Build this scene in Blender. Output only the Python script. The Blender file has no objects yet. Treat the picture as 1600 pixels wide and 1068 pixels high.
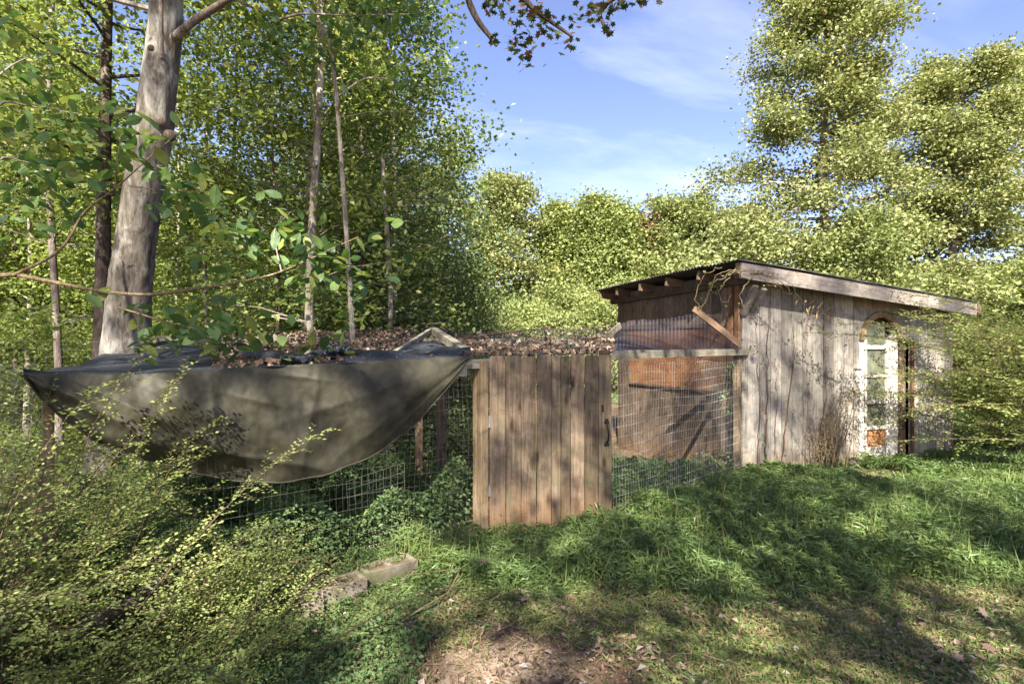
import bpy, math, random
import numpy as np
from mathutils import Vector, Matrix
import mathutils.noise as mnoise

# ------------------------------------------------------------------ camera, sky, sun, exposure
SC = bpy.context.scene
COL = SC.collection
F = 850.0; EYE = 1.8; HOR = 545.0           # focal length in px of the 1600 px wide photograph, eye height, horizon row
cam = bpy.data.cameras.new("camera"); camo = bpy.data.objects.new("camera", cam); COL.objects.link(camo)
camo.location = (0, 0, EYE); camo.rotation_euler = (math.radians(90), 0, 0)
cam.sensor_width = 36; cam.lens = 36 * F / 1600; cam.shift_y = 11 / 1600
cam.clip_start = 0.05; cam.clip_end = 600
SC.camera = camo

SUN_EL = math.radians(41)
SUN_AZ = math.radians(187)                  # measured clockwise from +Y (straight ahead)
S = np.array([math.sin(SUN_AZ) * math.cos(SUN_EL), math.cos(SUN_AZ) * math.cos(SUN_EL), math.sin(SUN_EL)])
sun = bpy.data.lights.new("sun", 'SUN'); sun.energy = 5.0; sun.angle = math.radians(0.53); sun.color = (1.0, 0.93, 0.82)
suno = bpy.data.objects.new("sun", sun); COL.objects.link(suno)
suno.rotation_euler = Vector(-S).to_track_quat('-Z', 'Y').to_euler()

W = bpy.data.worlds.new("World"); SC.world = W; W.use_nodes = True
nt = W.node_tree; nt.nodes.clear()
out = nt.nodes.new('ShaderNodeOutputWorld'); bg = nt.nodes.new('ShaderNodeBackground')
sky = nt.nodes.new('ShaderNodeTexSky'); sky.sky_type = 'NISHITA'; sky.sun_disc = False
sky.sun_elevation = SUN_EL; sky.sun_rotation = SUN_AZ
sky.air_density = 1.0; sky.dust_density = 0.8; sky.ozone_density = 3.2
# thin cirrus, by direction on a flat cloud layer
tc = nt.nodes.new('ShaderNodeTexCoord'); sx = nt.nodes.new('ShaderNodeSeparateXYZ')
nt.links.new(tc.outputs['Generated'], sx.inputs[0])
def mth(op, a, b=None, c=None):
    n = nt.nodes.new('ShaderNodeMath'); n.operation = op
    for i, v in enumerate((a, b, c)):
        if v is None: continue
        if isinstance(v, (int, float)): n.inputs[i].default_value = v
        else: nt.links.new(v, n.inputs[i])
    return n.outputs[0]
zz = mth('ADD', mth('MAXIMUM', sx.outputs[2], 0.0), 0.12)
cx = mth('DIVIDE', sx.outputs[0], zz); cy = mth('DIVIDE', sx.outputs[1], zz)
cb = nt.nodes.new('ShaderNodeCombineXYZ'); nt.links.new(cx, cb.inputs[0]); nt.links.new(cy, cb.inputs[1])
mp = nt.nodes.new('ShaderNodeMapping'); mp.inputs['Rotation'].default_value = (0, 0, 0.35); mp.inputs['Scale'].default_value = (0.55, 1.5, 1)
nt.links.new(cb.outputs[0], mp.inputs['Vector'])
nz = nt.nodes.new('ShaderNodeTexNoise'); nz.inputs['Scale'].default_value = 0.9; nz.inputs['Detail'].default_value = 9; nz.inputs['Roughness'].default_value = 0.58; nz.inputs['Distortion'].default_value = 0.7
nt.links.new(mp.outputs[0], nz.inputs['Vector'])
rp = nt.nodes.new('ShaderNodeValToRGB'); rp.color_ramp.elements[0].position = 0.50; rp.color_ramp.elements[1].position = 0.82
rp.color_ramp.elements[1].color = (0.5, 0.5, 0.5, 1)
nt.links.new(nz.outputs[0], rp.inputs[0])
mx = nt.nodes.new('ShaderNodeMixRGB'); mx.inputs[2].default_value = (5.6, 7.0, 7.6, 1)
nt.links.new(rp.outputs[0], mx.inputs[0]); nt.links.new(sky.outputs[0], mx.inputs[1])
tn = nt.nodes.new('ShaderNodeMixRGB'); tn.blend_type = 'MULTIPLY'; tn.inputs[0].default_value = 1; tn.inputs[2].default_value = (.84, .70, .77, 1)
nt.links.new(mx.outputs[0], tn.inputs[1]); nt.links.new(tn.outputs[0], bg.inputs[0]); bg.inputs[1].default_value = 0.085
nt.links.new(bg.outputs[0], out.inputs[0])

SC.view_settings.view_transform = 'Standard'; SC.view_settings.look = 'None'
SC.view_settings.exposure = 2.18; SC.view_settings.gamma = 1; SC.view_settings.use_curve_mapping = False
SC.cycles.max_bounces = 8; SC.cycles.diffuse_bounces = 6; SC.cycles.transmission_bounces = 4; SC.cycles.transparent_max_bounces = 8
SC.cycles.glossy_bounces = 2

# ------------------------------------------------------------------ helpers
R = np.random.default_rng(7)
def at(px, py, d):
    return np.array([(px - 800) / F * d, d, EYE + (HOR - py) / F * d])
def sst(a, b, x):
    t = np.clip((x - a) / (b - a), 0, 1); return t * t * (3 - 2 * t)
def wob(x, y, s=1.0, k=0):
    return (np.sin(x * 1.7 * s + k) * np.cos(y * 2.3 * s - k * 2) + 0.6 * np.sin(x * 4.1 * s + y * 3.3 * s + k * 3) + 0.35 * np.cos(x * 8.3 * s - y * 7.1 * s + k)) / 1.95
SU = np.array([.947, .321]); SN = np.array([.321, -.947]); SV = -SN; SCN = np.array([3.24, 7.65])  # shed: along the long wall, out of it, along the short wall, corner
def gz(x, y):
    x = np.asarray(x, float); y = np.asarray(y, float)
    s = (x - SCN[0]) * (-SU[0]) + (y - SCN[1]) * (-SU[1])
    drop = sst(-.25, .7, s) * sst(7.4, 10.6, y)
    return -.74 * drop + .025 * wob(x, y, .8) + .012 * wob(x, y, 3.1, 2) + .05 * np.exp(-((x + .1) ** 2 + (y - 3) ** 2) / .5)

def tag(o, label=None, cat=None, group=None, kind=None):
    if label: o['label'] = label
    if cat: o['category'] = cat
    if group: o['group'] = group
    if kind: o['kind'] = kind
    return o
def link(o, parent=None):
    COL.objects.link(o)
    if parent is not None: o.parent = parent
    return o
CAN = ()
def thing(name, label, cat, loc=(0, 0, 0), group=None, rz=0):
    o = bpy.data.objects.new(name, None); link(o); o.location = loc; o.rotation_euler = (0, 0, rz); o.empty_display_size = .1
    return tag(o, label, cat, group)
def copy_thing(o, loc, rz=0, sc=1, label=None):
    c = o.copy(); COL.objects.link(c); c.location = loc; c.rotation_euler = (0, 0, rz)
    c.scale = (sc, sc, sc) if not hasattr(sc, '__len__') else sc
    if label: c['label'] = label
    for ch in list(o.children):
        d = ch.copy(); COL.objects.link(d); d.parent = c
        for g in list(ch.children):
            e = g.copy(); COL.objects.link(e); e.parent = d
    return c

def qmesh(name, V, Q, mat, var=None, smooth=False):
    V = np.ascontiguousarray(V, dtype=np.float32); Q = np.ascontiguousarray(Q, dtype=np.int32)
    m = bpy.data.meshes.new(name); n, k = Q.shape
    m.vertices.add(len(V)); m.vertices.foreach_set('co', V.ravel())
    m.loops.add(n * k); m.loops.foreach_set('vertex_index', Q.ravel())
    m.polygons.add(n); m.polygons.foreach_set('loop_start', np.arange(0, n * k, k, dtype=np.int32))
    m.polygons.foreach_set('use_smooth', np.full(n, bool(smooth)))
    m.update(calc_edges=True)
    if var is not None:
        a = m.attributes.new('var', 'FLOAT', 'POINT'); a.data.foreach_set('value', np.ascontiguousarray(var, dtype=np.float32))
    if mat: m.materials.append(mat)
    return m
def obj(name, mesh, parent=None, loc=None):
    o = bpy.data.objects.new(name, mesh); link(o, parent)
    if loc is not None: o.location = loc
    return o

def settle(o, mb, base):
    """move mesh data to the parent's frame; a lone beam keeps its own frame, its grain runs along it"""
    if mb.nb == 1 and len(mb.V) == 1:
        o.data.transform(mb.fr.inverted()); f = mb.fr.copy(); f.translation -= Vector(base); o.matrix_local = f
    else: o.data.transform(Matrix.Translation(-Vector(base)))
class MB:
    """collects quads"""
    def __init__(s): s.V = []; s.Q = []; s.W = []; s.n = 0; s.fr = None; s.nb = 0
    def add(s, V, Q, w=0.5):
        V = np.asarray(V, float).reshape(-1, 3)
        s.V.append(V); s.Q.append(np.asarray(Q, int).reshape(-1, 4) + s.n); s.n += len(V)
        s.W.append(np.full(len(V), w) if np.isscalar(w) else np.asarray(w))
    def box(s, o, a, b, c):
        """box from corner-centre o with half axes a, b, c"""
        o, a, b, c = (np.asarray(v, float) for v in (o, a, b, c))
        V = [o + i * a + j * b + k * c for k in (-1, 1) for j in (-1, 1) for i in (-1, 1)]
        s.add(V, [[0, 2, 3, 1], [4, 5, 7, 6], [0, 1, 5, 4], [2, 6, 7, 3], [0, 4, 6, 2], [1, 3, 7, 5]])
    def beam(s, p, q, w, t, up=(0, 0, 1)):
        """box beam p to q, width w (sideways), thickness t (along up)"""
        p, q = np.asarray(p, float), np.asarray(q, float); d = q - p; L = np.linalg.norm(d); d /= L
        sd = np.cross(d, up); sd /= max(np.linalg.norm(sd), 1e-6); u2 = np.cross(sd, d)
        s.fr = Matrix(((d[0], sd[0], u2[0], p[0]), (d[1], sd[1], u2[1], p[1]), (d[2], sd[2], u2[2], p[2]), (0, 0, 0, 1))); s.nb += 1
        s.box((p + q) / 2, d * L / 2, sd * w / 2, u2 * t / 2)
    def tube(s, P, r, k=5, w=.5, cap=False):
        P = np.asarray(P, float); n = len(P); r = np.full(n, r) if np.isscalar(r) else np.asarray(r, float)
        T = np.gradient(P, axis=0); T /= np.maximum(np.linalg.norm(T, axis=1, keepdims=True), 1e-9)
        ref = np.array([0.31, 0.93, 0.2]) if abs(T[:, 2]).mean() > .6 else np.array([0.05, 0.1, 1.0])
        A = np.cross(T, ref); A /= np.maximum(np.linalg.norm(A, axis=1, keepdims=True), 1e-9); B = np.cross(T, A)
        th = np.arange(k) * 2 * math.pi / k
        V = P[:, None] + r[:, None, None] * (np.cos(th)[None, :, None] * A[:, None] + np.sin(th)[None, :, None] * B[:, None])
        i = np.arange(n - 1)[:, None] * k; j = np.arange(k)[None]; j2 = (j + 1) % k
        Q = np.stack([i + j, i + j2, i + k + j2, i + k + j], -1).reshape(-1, 4)
        s.add(V.reshape(-1, 3), Q, w)
    def leaves(s, C, L, A=None, N=None, width=.62, rng=R, var=None, fold=.12, up=.7, down=.15):
        """diamond leaves: one folded quad each"""
        C = np.asarray(C, float).reshape(-1, 3); n = len(C)
        if n == 0: return
        L = (np.full(n, L) if np.isscalar(L) else L)[:, None]
        if A is None: A = rng.normal(size=(n, 3)); A[:, 2] = A[:, 2] * .6 - down
        A = A / np.linalg.norm(A, axis=1, keepdims=True)
        if N is None: N = rng.normal(size=(n, 3)); N[:, 2] = abs(N[:, 2]) * .8 + up
        sd = np.cross(A, N); sd /= np.maximum(np.linalg.norm(sd, axis=1, keepdims=True), 1e-6); N = np.cross(sd, A)
        h = width / 2
        V = np.stack([C - A * L * .5, C - A * L * .08 + sd * L * h + N * L * fold, C + A * L * .5, C - A * L * .08 - sd * L * h + N * L * fold], 1)
        Q = np.arange(n * 4).reshape(-1, 4)
        v = rng.random(n) if var is None else np.clip(var, 0, 1)
        s.add(V.reshape(-1, 3), Q, np.repeat(v, 4))
    def mesh(s, name, mat, smooth=False):
        return qmesh(name, np.concatenate(s.V), np.concatenate(s.Q), mat, np.concatenate(s.W), smooth)
    def build(s, name, mat, parent=None, smooth=False, loc=None):
        if not s.n: return None
        return obj(name, s.mesh(name, mat, smooth), parent, loc)

# ------------------------------------------------------------------ materials
def newmat(name):
    m = bpy.data.materials.new(name); m.use_nodes = True; t = m.node_tree; t.nodes.clear()
    o = t.nodes.new('ShaderNodeOutputMaterial'); return m, t, o
def N(t, ty, **kw):
    n = t.nodes.new(ty)
    for k, v in kw.items():
        if k.startswith('i_'):
            n.inputs[k[2:].replace('_', ' ')].default_value = v
        else: setattr(n, k, v)
    return n
def ramp(t, src, stops, interp='LINEAR'):
    n = t.nodes.new('ShaderNodeValToRGB'); n.color_ramp.interpolation = interp; e = n.color_ramp.elements
    while len(e) < len(stops): e.new(.5)
    for i, (p, c) in enumerate(stops):
        e[i].position = p; e[i].color = (*c, 1) if hasattr(c, '__len__') else (c, c, c, 1)
    t.links.new(src, n.inputs[0]); return n.outputs[0]
def mix(t, f, a, b, mode='MIX'):
    n = t.nodes.new('ShaderNodeMixRGB'); n.blend_type = mode
    for i, v in enumerate((f, a, b)):
        if isinstance(v, (int, float)): n.inputs[i].default_value = v if i == 0 else (v, v, v, 1)
        elif isinstance(v, tuple): n.inputs[i].default_value = (*v, 1)
        else: t.links.new(v, n.inputs[i])
    return n.outputs[0]
def noise(t, vec, scale, detail=5, rough=.55, dist=0):
    n = t.nodes.new('ShaderNodeTexNoise'); n.inputs['Scale'].default_value = scale; n.inputs['Detail'].default_value = detail
    n.inputs['Roughness'].default_value = rough; n.inputs['Distortion'].default_value = dist
    if vec is not None: t.links.new(vec, n.inputs['Vector'])
    return n.outputs[0]
def coords(t, scale=(1, 1, 1), rnd=True, kind='Object'):
    c = t.nodes.new('ShaderNodeTexCoord'); m = t.nodes.new('ShaderNodeMapping'); m.inputs['Scale'].default_value = scale
    src = c.outputs[kind]
    if rnd:
        oi = t.nodes.new('ShaderNodeObjectInfo'); cc = t.nodes.new('ShaderNodeVectorMath'); cc.operation = 'SCALE'
        cc.inputs[0].default_value = (37, 53, 71); t.links.new(oi.outputs['Random'], cc.inputs['Scale'])
        ad = t.nodes.new('ShaderNodeVectorMath'); t.links.new(src, ad.inputs[0]); t.links.new(cc.outputs[0], ad.inputs[1]); src = ad.outputs[0]
    t.links.new(src, m.inputs['Vector']); return m.outputs[0]
def bump(t, h, strength=.3, dist=.01):
    n = t.nodes.new('ShaderNodeBump'); n.inputs['Strength'].default_value = strength; n.inputs['Distance'].default_value = dist
    t.links.new(h, n.inputs['Height']); return n.outputs[0]
def pbsdf(t, o, col, rough=.8, nrm=None, spec=.3, metal=0):
    p = t.nodes.new('ShaderNodeBsdfPrincipled')
    if isinstance(col, tuple): p.inputs['Base Color'].default_value = (*col, 1)
    else: t.links.new(col, p.inputs['Base Color'])
    if isinstance(rough, (int, float)): p.inputs['Roughness'].default_value = rough
    else: t.links.new(rough, p.inputs['Roughness'])
    p.inputs['Specular IOR Level'].default_value = spec; p.inputs['Metallic'].default_value = metal
    if nrm is not None: t.links.new(nrm, p.inputs['Normal'])
    if o is not None: t.links.new(p.outputs[0], o.inputs[0])
    return p

def leafmat(name, stops, trans=.35, rough=.5, tint=1.25, spec=.25):
    m, t, o = newmat(name)
    a = N(t, 'ShaderNodeAttribute', attribute_name='var')
    c = ramp(t, a.outputs['Fac'], stops)
    p = pbsdf(t, None, c, rough, spec=spec)
    tr = t.nodes.new('ShaderNodeBsdfTranslucent')
    t.links.new(mix(t, 1.0, c, (tint * 1.1, tint * 1.12, tint * .65), 'MULTIPLY'), tr.inputs[0])
    ms = t.nodes.new('ShaderNodeMixShader'); ms.inputs[0].default_value = trans
    t.links.new(p.outputs[0], ms.inputs[1]); t.links.new(tr.outputs[0], ms.inputs[2]); t.links.new(ms.outputs[0], o.inputs[0])
    return m
M = {}
M['leaf_forest'] = leafmat('leaf_forest', [(0, (.06, .095, .032)), (.4, (.15, .20, .055)), (.75, (.29, .33, .10)), (1, (.44, .43, .17))], .5)
M['leaf_dark'] = leafmat('leaf_dark', [(0, (.06, .10, .04)), (.5, (.115, .17, .06)), (.85, (.20, .25, .08)), (1, (.19, .15, .05))], .35, .38, spec=.5)
M['leaf_sun'] = leafmat('leaf_sun', [(0, (.07, .095, .038)), (.35, (.17, .195, .072)), (.75, (.29, .305, .125)), (.96, (.42, .41, .20)), (1, (.26, .13, .05))], .30, .55)
M['leaf_pale'] = leafmat('leaf_pale', [(0, (.07, .11, .035)), (.5, (.20, .23, .08)), (1, (.31, .32, .13))], .3, .6)
M['leaf_yellow'] = leafmat('leaf_yellow', [(0, (.09, .13, .04)), (.5, (.21, .25, .08)), (.9, (.34, .36, .13)), (1, (.30, .15, .05))], .3, .6)
M['leaf_rust'] = leafmat('leaf_rust', [(0, (.10, .075, .035)), (1, (.22, .12, .06))], .3, .6)
M['leaf_maple'] = leafmat('leaf_maple', [(0, (.030, .045, .018)), (.6, (.05, .065, .022)), (.9, (.09, .07, .03)), (1, (.16, .06, .03))], .22, .5)
M['leaf_near'] = leafmat('leaf_near', [(0, (.05, .10, .035)), (.5, (.095, .165, .05)), (.9, (.17, .25, .075)), (1, (.22, .24, .06))], .42, .5, spec=.35)
M['leaf_privet'] = leafmat('leaf_privet', [(0, (.08, .12, .035)), (.45, (.18, .23, .065)), (.9, (.32, .36, .13)), (1, (.30, .24, .10))], .4, .45)
M['leaf_weed'] = leafmat('leaf_weed', [(0, (.06, .10, .04)), (.6, (.12, .19, .07)), (1, (.21, .27, .10))], .3, .5)
M['grass'] = leafmat('grass', [(0, (.065, .11, .036)), (.5, (.13, .20, .062)), (.85, (.20, .265, .085)), (.95, (.22, .21, .08)), (1, (.27, .19, .09))], .35, .42, spec=.4)
M['grass_short'] = leafmat('grass_short', [(0, (.08, .11, .035)), (.35, (.15, .185, .055)), (.6, (.25, .25, .10)), (.8, (.34, .27, .15)), (1, (.30, .19, .11))], .35, .5)
M['litter'] = leafmat('litter', [(0, (.05, .034, .025)), (.3, (.12, .082, .055)), (.65, (.22, .15, .10)), (.9, (.32, .24, .18)), (1, (.32, .30, .28))], .12, .7)
M['dryleaf'] = leafmat('dryleaf', [(0, (.16, .10, .05)), (1, (.34, .25, .12))], .2, .6)

def barkmat(name, dark, mid, light, sc=6, patch=.5):
    m, t, o = newmat(name); v = coords(t, (1, 1, .35))
    n1 = noise(t, v, sc * 2.2, 10, .72, .6); v2 = coords(t, (1, 1, .8)); n2 = noise(t, v2, sc * .35, 5, .6, .6)
    c = ramp(t, n1, [(.3, dark), (.5, mid), (.7, light)])
    lic = ramp(t, n2, [(patch, 0), (patch + .12, 1)])
    c = mix(t, lic, c, mix(t, n1, light, (light[0] * 1.5, light[1] * 1.5, light[2] * 1.45)))
    h = noise(t, coords(t, (1, 1, .25)), sc * 6, 8, .75); cr = ramp(t, h, [(.36, .45), (.5, 1)]); c = mix(t, 1., c, cr, 'MULTIPLY')
    pbsdf(t, o, c, .95, bump(t, h, 1., .02), .1); return m
M['bark_grey'] = barkmat('bark_grey', (.09, .065, .05), (.20, .16, .13), (.36, .32, .28), 7, .50)
M['bark_dark'] = barkmat('bark_dark', (.035, .028, .022), (.08, .06, .045), (.17, .14, .11), 8, .58)
M['bark_pale'] = barkmat('bark_pale', (.12, .10, .08), (.27, .23, .18), (.42, .38, .31), 8, .5)
M['bark_big'] = barkmat('bark_big', (.045, .037, .028), (.125, .108, .085), (.26, .25, .215), 5, .52)
M['stem_brown'] = barkmat('stem_brown', (.06, .042, .025), (.12, .085, .05), (.22, .17, .11), 12, .6)
M['stem_tan'] = barkmat('stem_tan', (.10, .07, .04), (.22, .16, .09), (.36, .29, .19), 12, .6)
M['stem_red'] = barkmat('stem_red', (.06, .03, .02), (.14, .07, .045), (.24, .15, .10), 12, .7)

def woodmat(name, c1, c2, c3, knots=True, green=.25, orange_base=0., grain=1.0, axis=2):
    """weathered board: grain along one local axis, stains, knots"""
    m, t, o = newmat(name)
    sc = [14, 14, 14]; sc[axis] = .9
    v = coords(t, tuple(sc)); g = noise(t, v, 3.0 * grain, 8, .65, .5)
    sc2 = [60, 60, 60]; sc2[axis] = 2.5
    fg = noise(t, coords(t, tuple(sc2)), 4, 6, .7)
    blot = noise(t, coords(t, (2.2, 2.2, 1.1)), 2.0, 5, .6, .4)
    oi = t.nodes.new('ShaderNodeObjectInfo')
    c = ramp(t, g, [(.28, c1), (.5, c2), (.74, c3)])
    c = mix(t, mix(t, 1., fg, .7, 'MULTIPLY'), c, mix(t, 1., c, (.45, .42, .40), 'MULTIPLY'))
    tone = ramp(t, oi.outputs['Random'], [(0, .58), (1, 1.25)])
    b2 = noise(t, coords(t, (5, 5, 5)), 1.3, 6, .7, .8); c = mix(t, 1., c, ramp(t, b2, [(.35, .62), (.5, 1.0), (.68, 1.25)]), 'MULTIPLY')
    c = mix(t, 1., c, tone, 'MULTIPLY')
    gr = ramp(t, blot, [(.45, 0), (.7, 1)])
    c = mix(t, mix(t, 1., gr, green, 'MULTIPLY'), c, (.10, .105, .045))
    if knots:
        s3 = [7, 7, 7]; s3[axis] = 2.4
        vo = t.nodes.new('ShaderNodeTexVoronoi'); vo.inputs['Scale'].default_value = 1.0; t.links.new(coords(t, tuple(s3)), vo.inputs['Vector'])
        k = ramp(t, vo.outputs['Distance'], [(.07, 1), (.16, .35), (.24, 0)])
        c = mix(t, k, c, (.045, .026, .014))
    if orange_base:
        tc = t.nodes.new('ShaderNodeTexCoord'); sp = t.nodes.new('ShaderNodeSeparateXYZ'); t.links.new(tc.outputs['Object'], sp.inputs[0])
        ad = t.nodes.new('ShaderNodeMath'); ad.operation = 'MULTIPLY_ADD'; t.links.new(blot, ad.inputs[0]); ad.inputs[1].default_value = .9; t.links.new(sp.outputs[2], ad.inputs[2])
        f = ramp(t, ad.outputs[0], [(.35, orange_base), (1.1, 0)])
        c = mix(t, f, c, (.27, .13, .05))
    pbsdf(t, o, c, .85, bump(t, mix(t, .7, g, fg), .35, .0015), .2); return m
M['gate_wood'] = woodmat('gate_wood', (.085, .058, .038), (.175, .128, .086), (.29, .235, .175), True, .4, .5)
M['post_wood'] = woodmat('post_wood', (.15, .095, .05), (.27, .19, .11), (.38, .31, .22), True, .3)
M['post_beam'] = woodmat('post_beam', (.15, .095, .05), (.27, .19, .11), (.38, .31, .22), True, .3, axis=0)
M['trim_beam'] = woodmat('trim_beam', (.10, .06, .036), (.20, .13, .08), (.30, .21, .14), False, .05, axis=0)
M['siding_beam'] = woodmat('siding_beam', (.12, .085, .06), (.24, .18, .13), (.36, .29, .22), True, .15, axis=0)
M['rail_wood'] = woodmat('rail_wood', (.24, .21, .14), (.38, .35, .26), (.50, .47, .38), True, .2, axis=0)
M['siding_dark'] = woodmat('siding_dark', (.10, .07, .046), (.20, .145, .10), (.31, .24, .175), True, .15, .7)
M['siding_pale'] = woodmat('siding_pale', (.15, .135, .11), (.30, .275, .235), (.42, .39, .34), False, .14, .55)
M['fascia'] = woodmat('fascia', (.25, .21, .17), (.40, .35, .29), (.53, .48, .42), False, .15, axis=0)
M['rafter'] = woodmat('rafter', (.08, .05, .03), (.16, .11, .07), (.26, .19, .13), False, .1, axis=0)
M['trim_wood'] = woodmat('trim_wood', (.11, .056, .031), (.22, .12, .065), (.32, .20, .12), False, .05)
M['paint_white'] = woodmat('paint_white', (.26, .22, .17), (.50, .47, .41), (.64, .61, .55), False, .15)

def simple(name, col, rough=.6, metal=0, sc=20, var=.35, spec=.4):
    m, t, o = newmat(name); n = noise(t, coords(t), sc, 6, .6)
    d = tuple(c * (1 - var) for c in col); l = tuple(min(1, c * (1 + var)) for c in col)
    pbsdf(t, o, ramp(t, n, [(.3, d), (.7, l)]), rough, bump(t, n, .2, .003), spec, metal); return m
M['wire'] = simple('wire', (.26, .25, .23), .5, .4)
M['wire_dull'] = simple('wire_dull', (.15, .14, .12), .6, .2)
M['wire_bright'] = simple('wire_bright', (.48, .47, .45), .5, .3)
M['wire_yellow'] = simple('wire_yellow', (.52, .50, .30), .6, 0)
M['iron_black'] = simple('iron_black', (.015, .014, .013), .45, .3)
M['hinge'] = simple('hinge', (.30, .28, .26), .5, .7)
M['netting'] = simple('netting', (.022, .020, .030), .5, 0)
M['ring'] = simple('ring', (.45, .45, .42), .4, .6)
M['stone_dark'] = simple('stone_dark', (.10, .07, .07), .8)
M['concrete'] = None
m, t, o = newmat('concrete'); v = coords(t)
n1 = noise(t, v, 9, 8, .7); n2 = noise(t, v, 3, 4, .6, .3)
c = ramp(t, n1, [(.3, (.11, .09, .06)), (.55, (.21, .18, .135)), (.75, (.32, .28, .22))]); c = mix(t, ramp(t, n2, [(.45, 0), (.62, .75)]), c, (.075, .085, .035))
pbsdf(t, o, c, .95, bump(t, noise(t, v, 60, 5, .7), .6, .006), .1); M['concrete'] = m
m, t, o = newmat('roof_metal'); v = coords(t)
c = ramp(t, noise(t, v, 3, 7, .65, .3), [(.35, (.055, .05, .045)), (.55, (.13, .125, .12)), (.75, (.20, .19, .175))])
pbsdf(t, o, c, .55, None, .5, .4); M['roof_metal'] = m
m, t, o = newmat('osb'); v = coords(t, (3, 1.2, 3))
vo = t.nodes.new('ShaderNodeTexVoronoi'); vo.inputs['Scale'].default_value = 22; t.links.new(v, vo.inputs['Vector'])
g = noise(t, coords(t), 3, 5, .6, .3)
c = mix(t, .35, ramp(t, g, [(.3, (.17, .075, .032)), (.7, (.33, .17, .08))]), mix(t, 1., vo.outputs['Color'], (.55, .28, .12), 'MULTIPLY'))
pbsdf(t, o, c, .8, None, .2); M['osb'] = m
m, t, o = newmat('glass_pane'); v = coords(t)
c = ramp(t, noise(t, v, 5, 6, .6), [(.3, (.045, .05, .035)), (.7, (.15, .16, .11))])
pbsdf(t, o, c, .22, None, .6); M['glass'] = m
# shade cloth: woven dark cloth with algae and dust, slightly see-through
def clothmat(name, top):
    m, t, o = newmat(name); v = coords(t, (1, 1, 1), False)
    big = noise(t, v, 1.7, 6, .62, .5); fine = noise(t, coords(t, (40, 40, 3), False), 3, 5, .7); sp = noise(t, v, 55, 2, .5)
    if top:
        c = ramp(t, big, [(.35, (.016, .019, .026)), (.65, (.045, .052, .066))])
        c = mix(t, ramp(t, sp, [(.67, 0), (.69, 1)]), c, (.36, .36, .34))
    else:
        c = ramp(t, big, [(.32, (.022, .020, .012)), (.52, (.046, .042, .025)), (.72, (.10, .092, .06))]); c = mix(t, 1., c, ramp(t, noise(t, v, 7, 6, .65, .6), [(.35, .6), (.65, 1.5)]), 'MULTIPLY')
        c = mix(t, mix(t, 1., fine, .25, 'MULTIPLY'), c, (.11, .105, .075))
        
    p = pbsdf(t, None, c, .62, bump(t, noise(t, v, 260, 2, .5), .25, .002), .35)
    tl = t.nodes.new('ShaderNodeBsdfTranslucent'); t.links.new(c, tl.inputs[0])
    m1 = t.nodes.new('ShaderNodeMixShader'); m1.inputs[0].default_value = .25; t.links.new(p.outputs[0], m1.inputs[1]); t.links.new(tl.outputs[0], m1.inputs[2])
    tr = t.nodes.new('ShaderNodeBsdfTransparent'); ms = t.nodes.new('ShaderNodeMixShader'); ms.inputs[0].default_value = .03 if top else .09
    t.links.new(m1.outputs[0], ms.inputs[1]); t.links.new(tr.outputs[0], ms.inputs[2]); t.links.new(ms.outputs[0], o.inputs[0]); return m
M['cloth'] = clothmat('cloth', False); M['cloth_top'] = clothmat('cloth_top', True)

# ground: red-brown Georgia soil, moss, litter tones
m, t, o = newmat('soil'); v = coords(t, (1, 1, 1), False)
n1 = noise(t, v, 1.1, 8, .65, .4); n2 = noise(t, v, 14, 7, .7); n3 = noise(t, v, 60, 4, .7)
c = ramp(t, n2, [(.3, (.075, .045, .028)), (.5, (.16, .10, .065)), (.7, (.26, .185, .13))])
c = mix(t, ramp(t, n1, [(.42, 0), (.62, .6)]), c, (.075, .085, .030))
g = t.nodes.new('ShaderNodeNewGeometry'); sp = t.nodes.new('ShaderNodeSeparateXYZ'); t.links.new(g.outputs['Position'], sp.inputs[0])
vp = N(t, 'ShaderNodeVectorMath', operation='SUBTRACT'); t.links.new(g.outputs['Position'], vp.inputs[0]); vp.inputs[1].default_value = (0.0, 3.0, 0)
vs = N(t, 'ShaderNodeVectorMath', operation='MULTIPLY'); t.links.new(vp.outputs[0], vs.inputs[0]); vs.inputs[1].default_value = (.9, 1.5, 0)
ln = N(t, 'ShaderNodeVectorMath', operation='LENGTH'); t.links.new(vs.outputs[0], ln.inputs[0])
ad = N(t, 'ShaderNodeMath', operation='MULTIPLY_ADD'); t.links.new(n1, ad.inputs[0]); ad.inputs[1].default_value = 1.2; t.links.new(ln.outputs['Value'], ad.inputs[2])
f = ramp(t, ad.outputs[0], [(.75, 1), (1.0, 0)])
dirt = ramp(t, n2, [(.3, (.17, .11, .075)), (.55, (.34, .26, .19)), (.75, (.50, .41, .32))])
c = mix(t, f, c, dirt)
pbsdf(t, o, c, .95, bump(t, mix(t, .4, n2, n3), .9, .03), .1); M['soil'] = m

# ------------------------------------------------------------------ ground sheet
def spaced(lo, hi, c, n, k):
    a = math.asinh((lo - c) * k); b = math.asinh((hi - c) * k); return c + np.sinh(np.linspace(a, b, n)) / k
gx = spaced(-160, 160, 0.5, 320, .6); gy = spaced(-60, 260, 5, 320, .5)
GX, GY = np.meshgrid(gx, gy, indexing='ij'); GZ = gz(GX, GY)
V = np.stack([GX, GY, GZ], -1).reshape(-1, 3); ny = len(gy)
i = np.arange(len(gx) - 1)[:, None] * ny + np.arange(ny - 1)[None]
Q = np.stack([i, i + ny, i + ny + 1, i + 1], -1).reshape(-1, 4)
tag(obj('ground', qmesh('ground', V, Q, M['soil'], smooth=True)), kind='structure')

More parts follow.
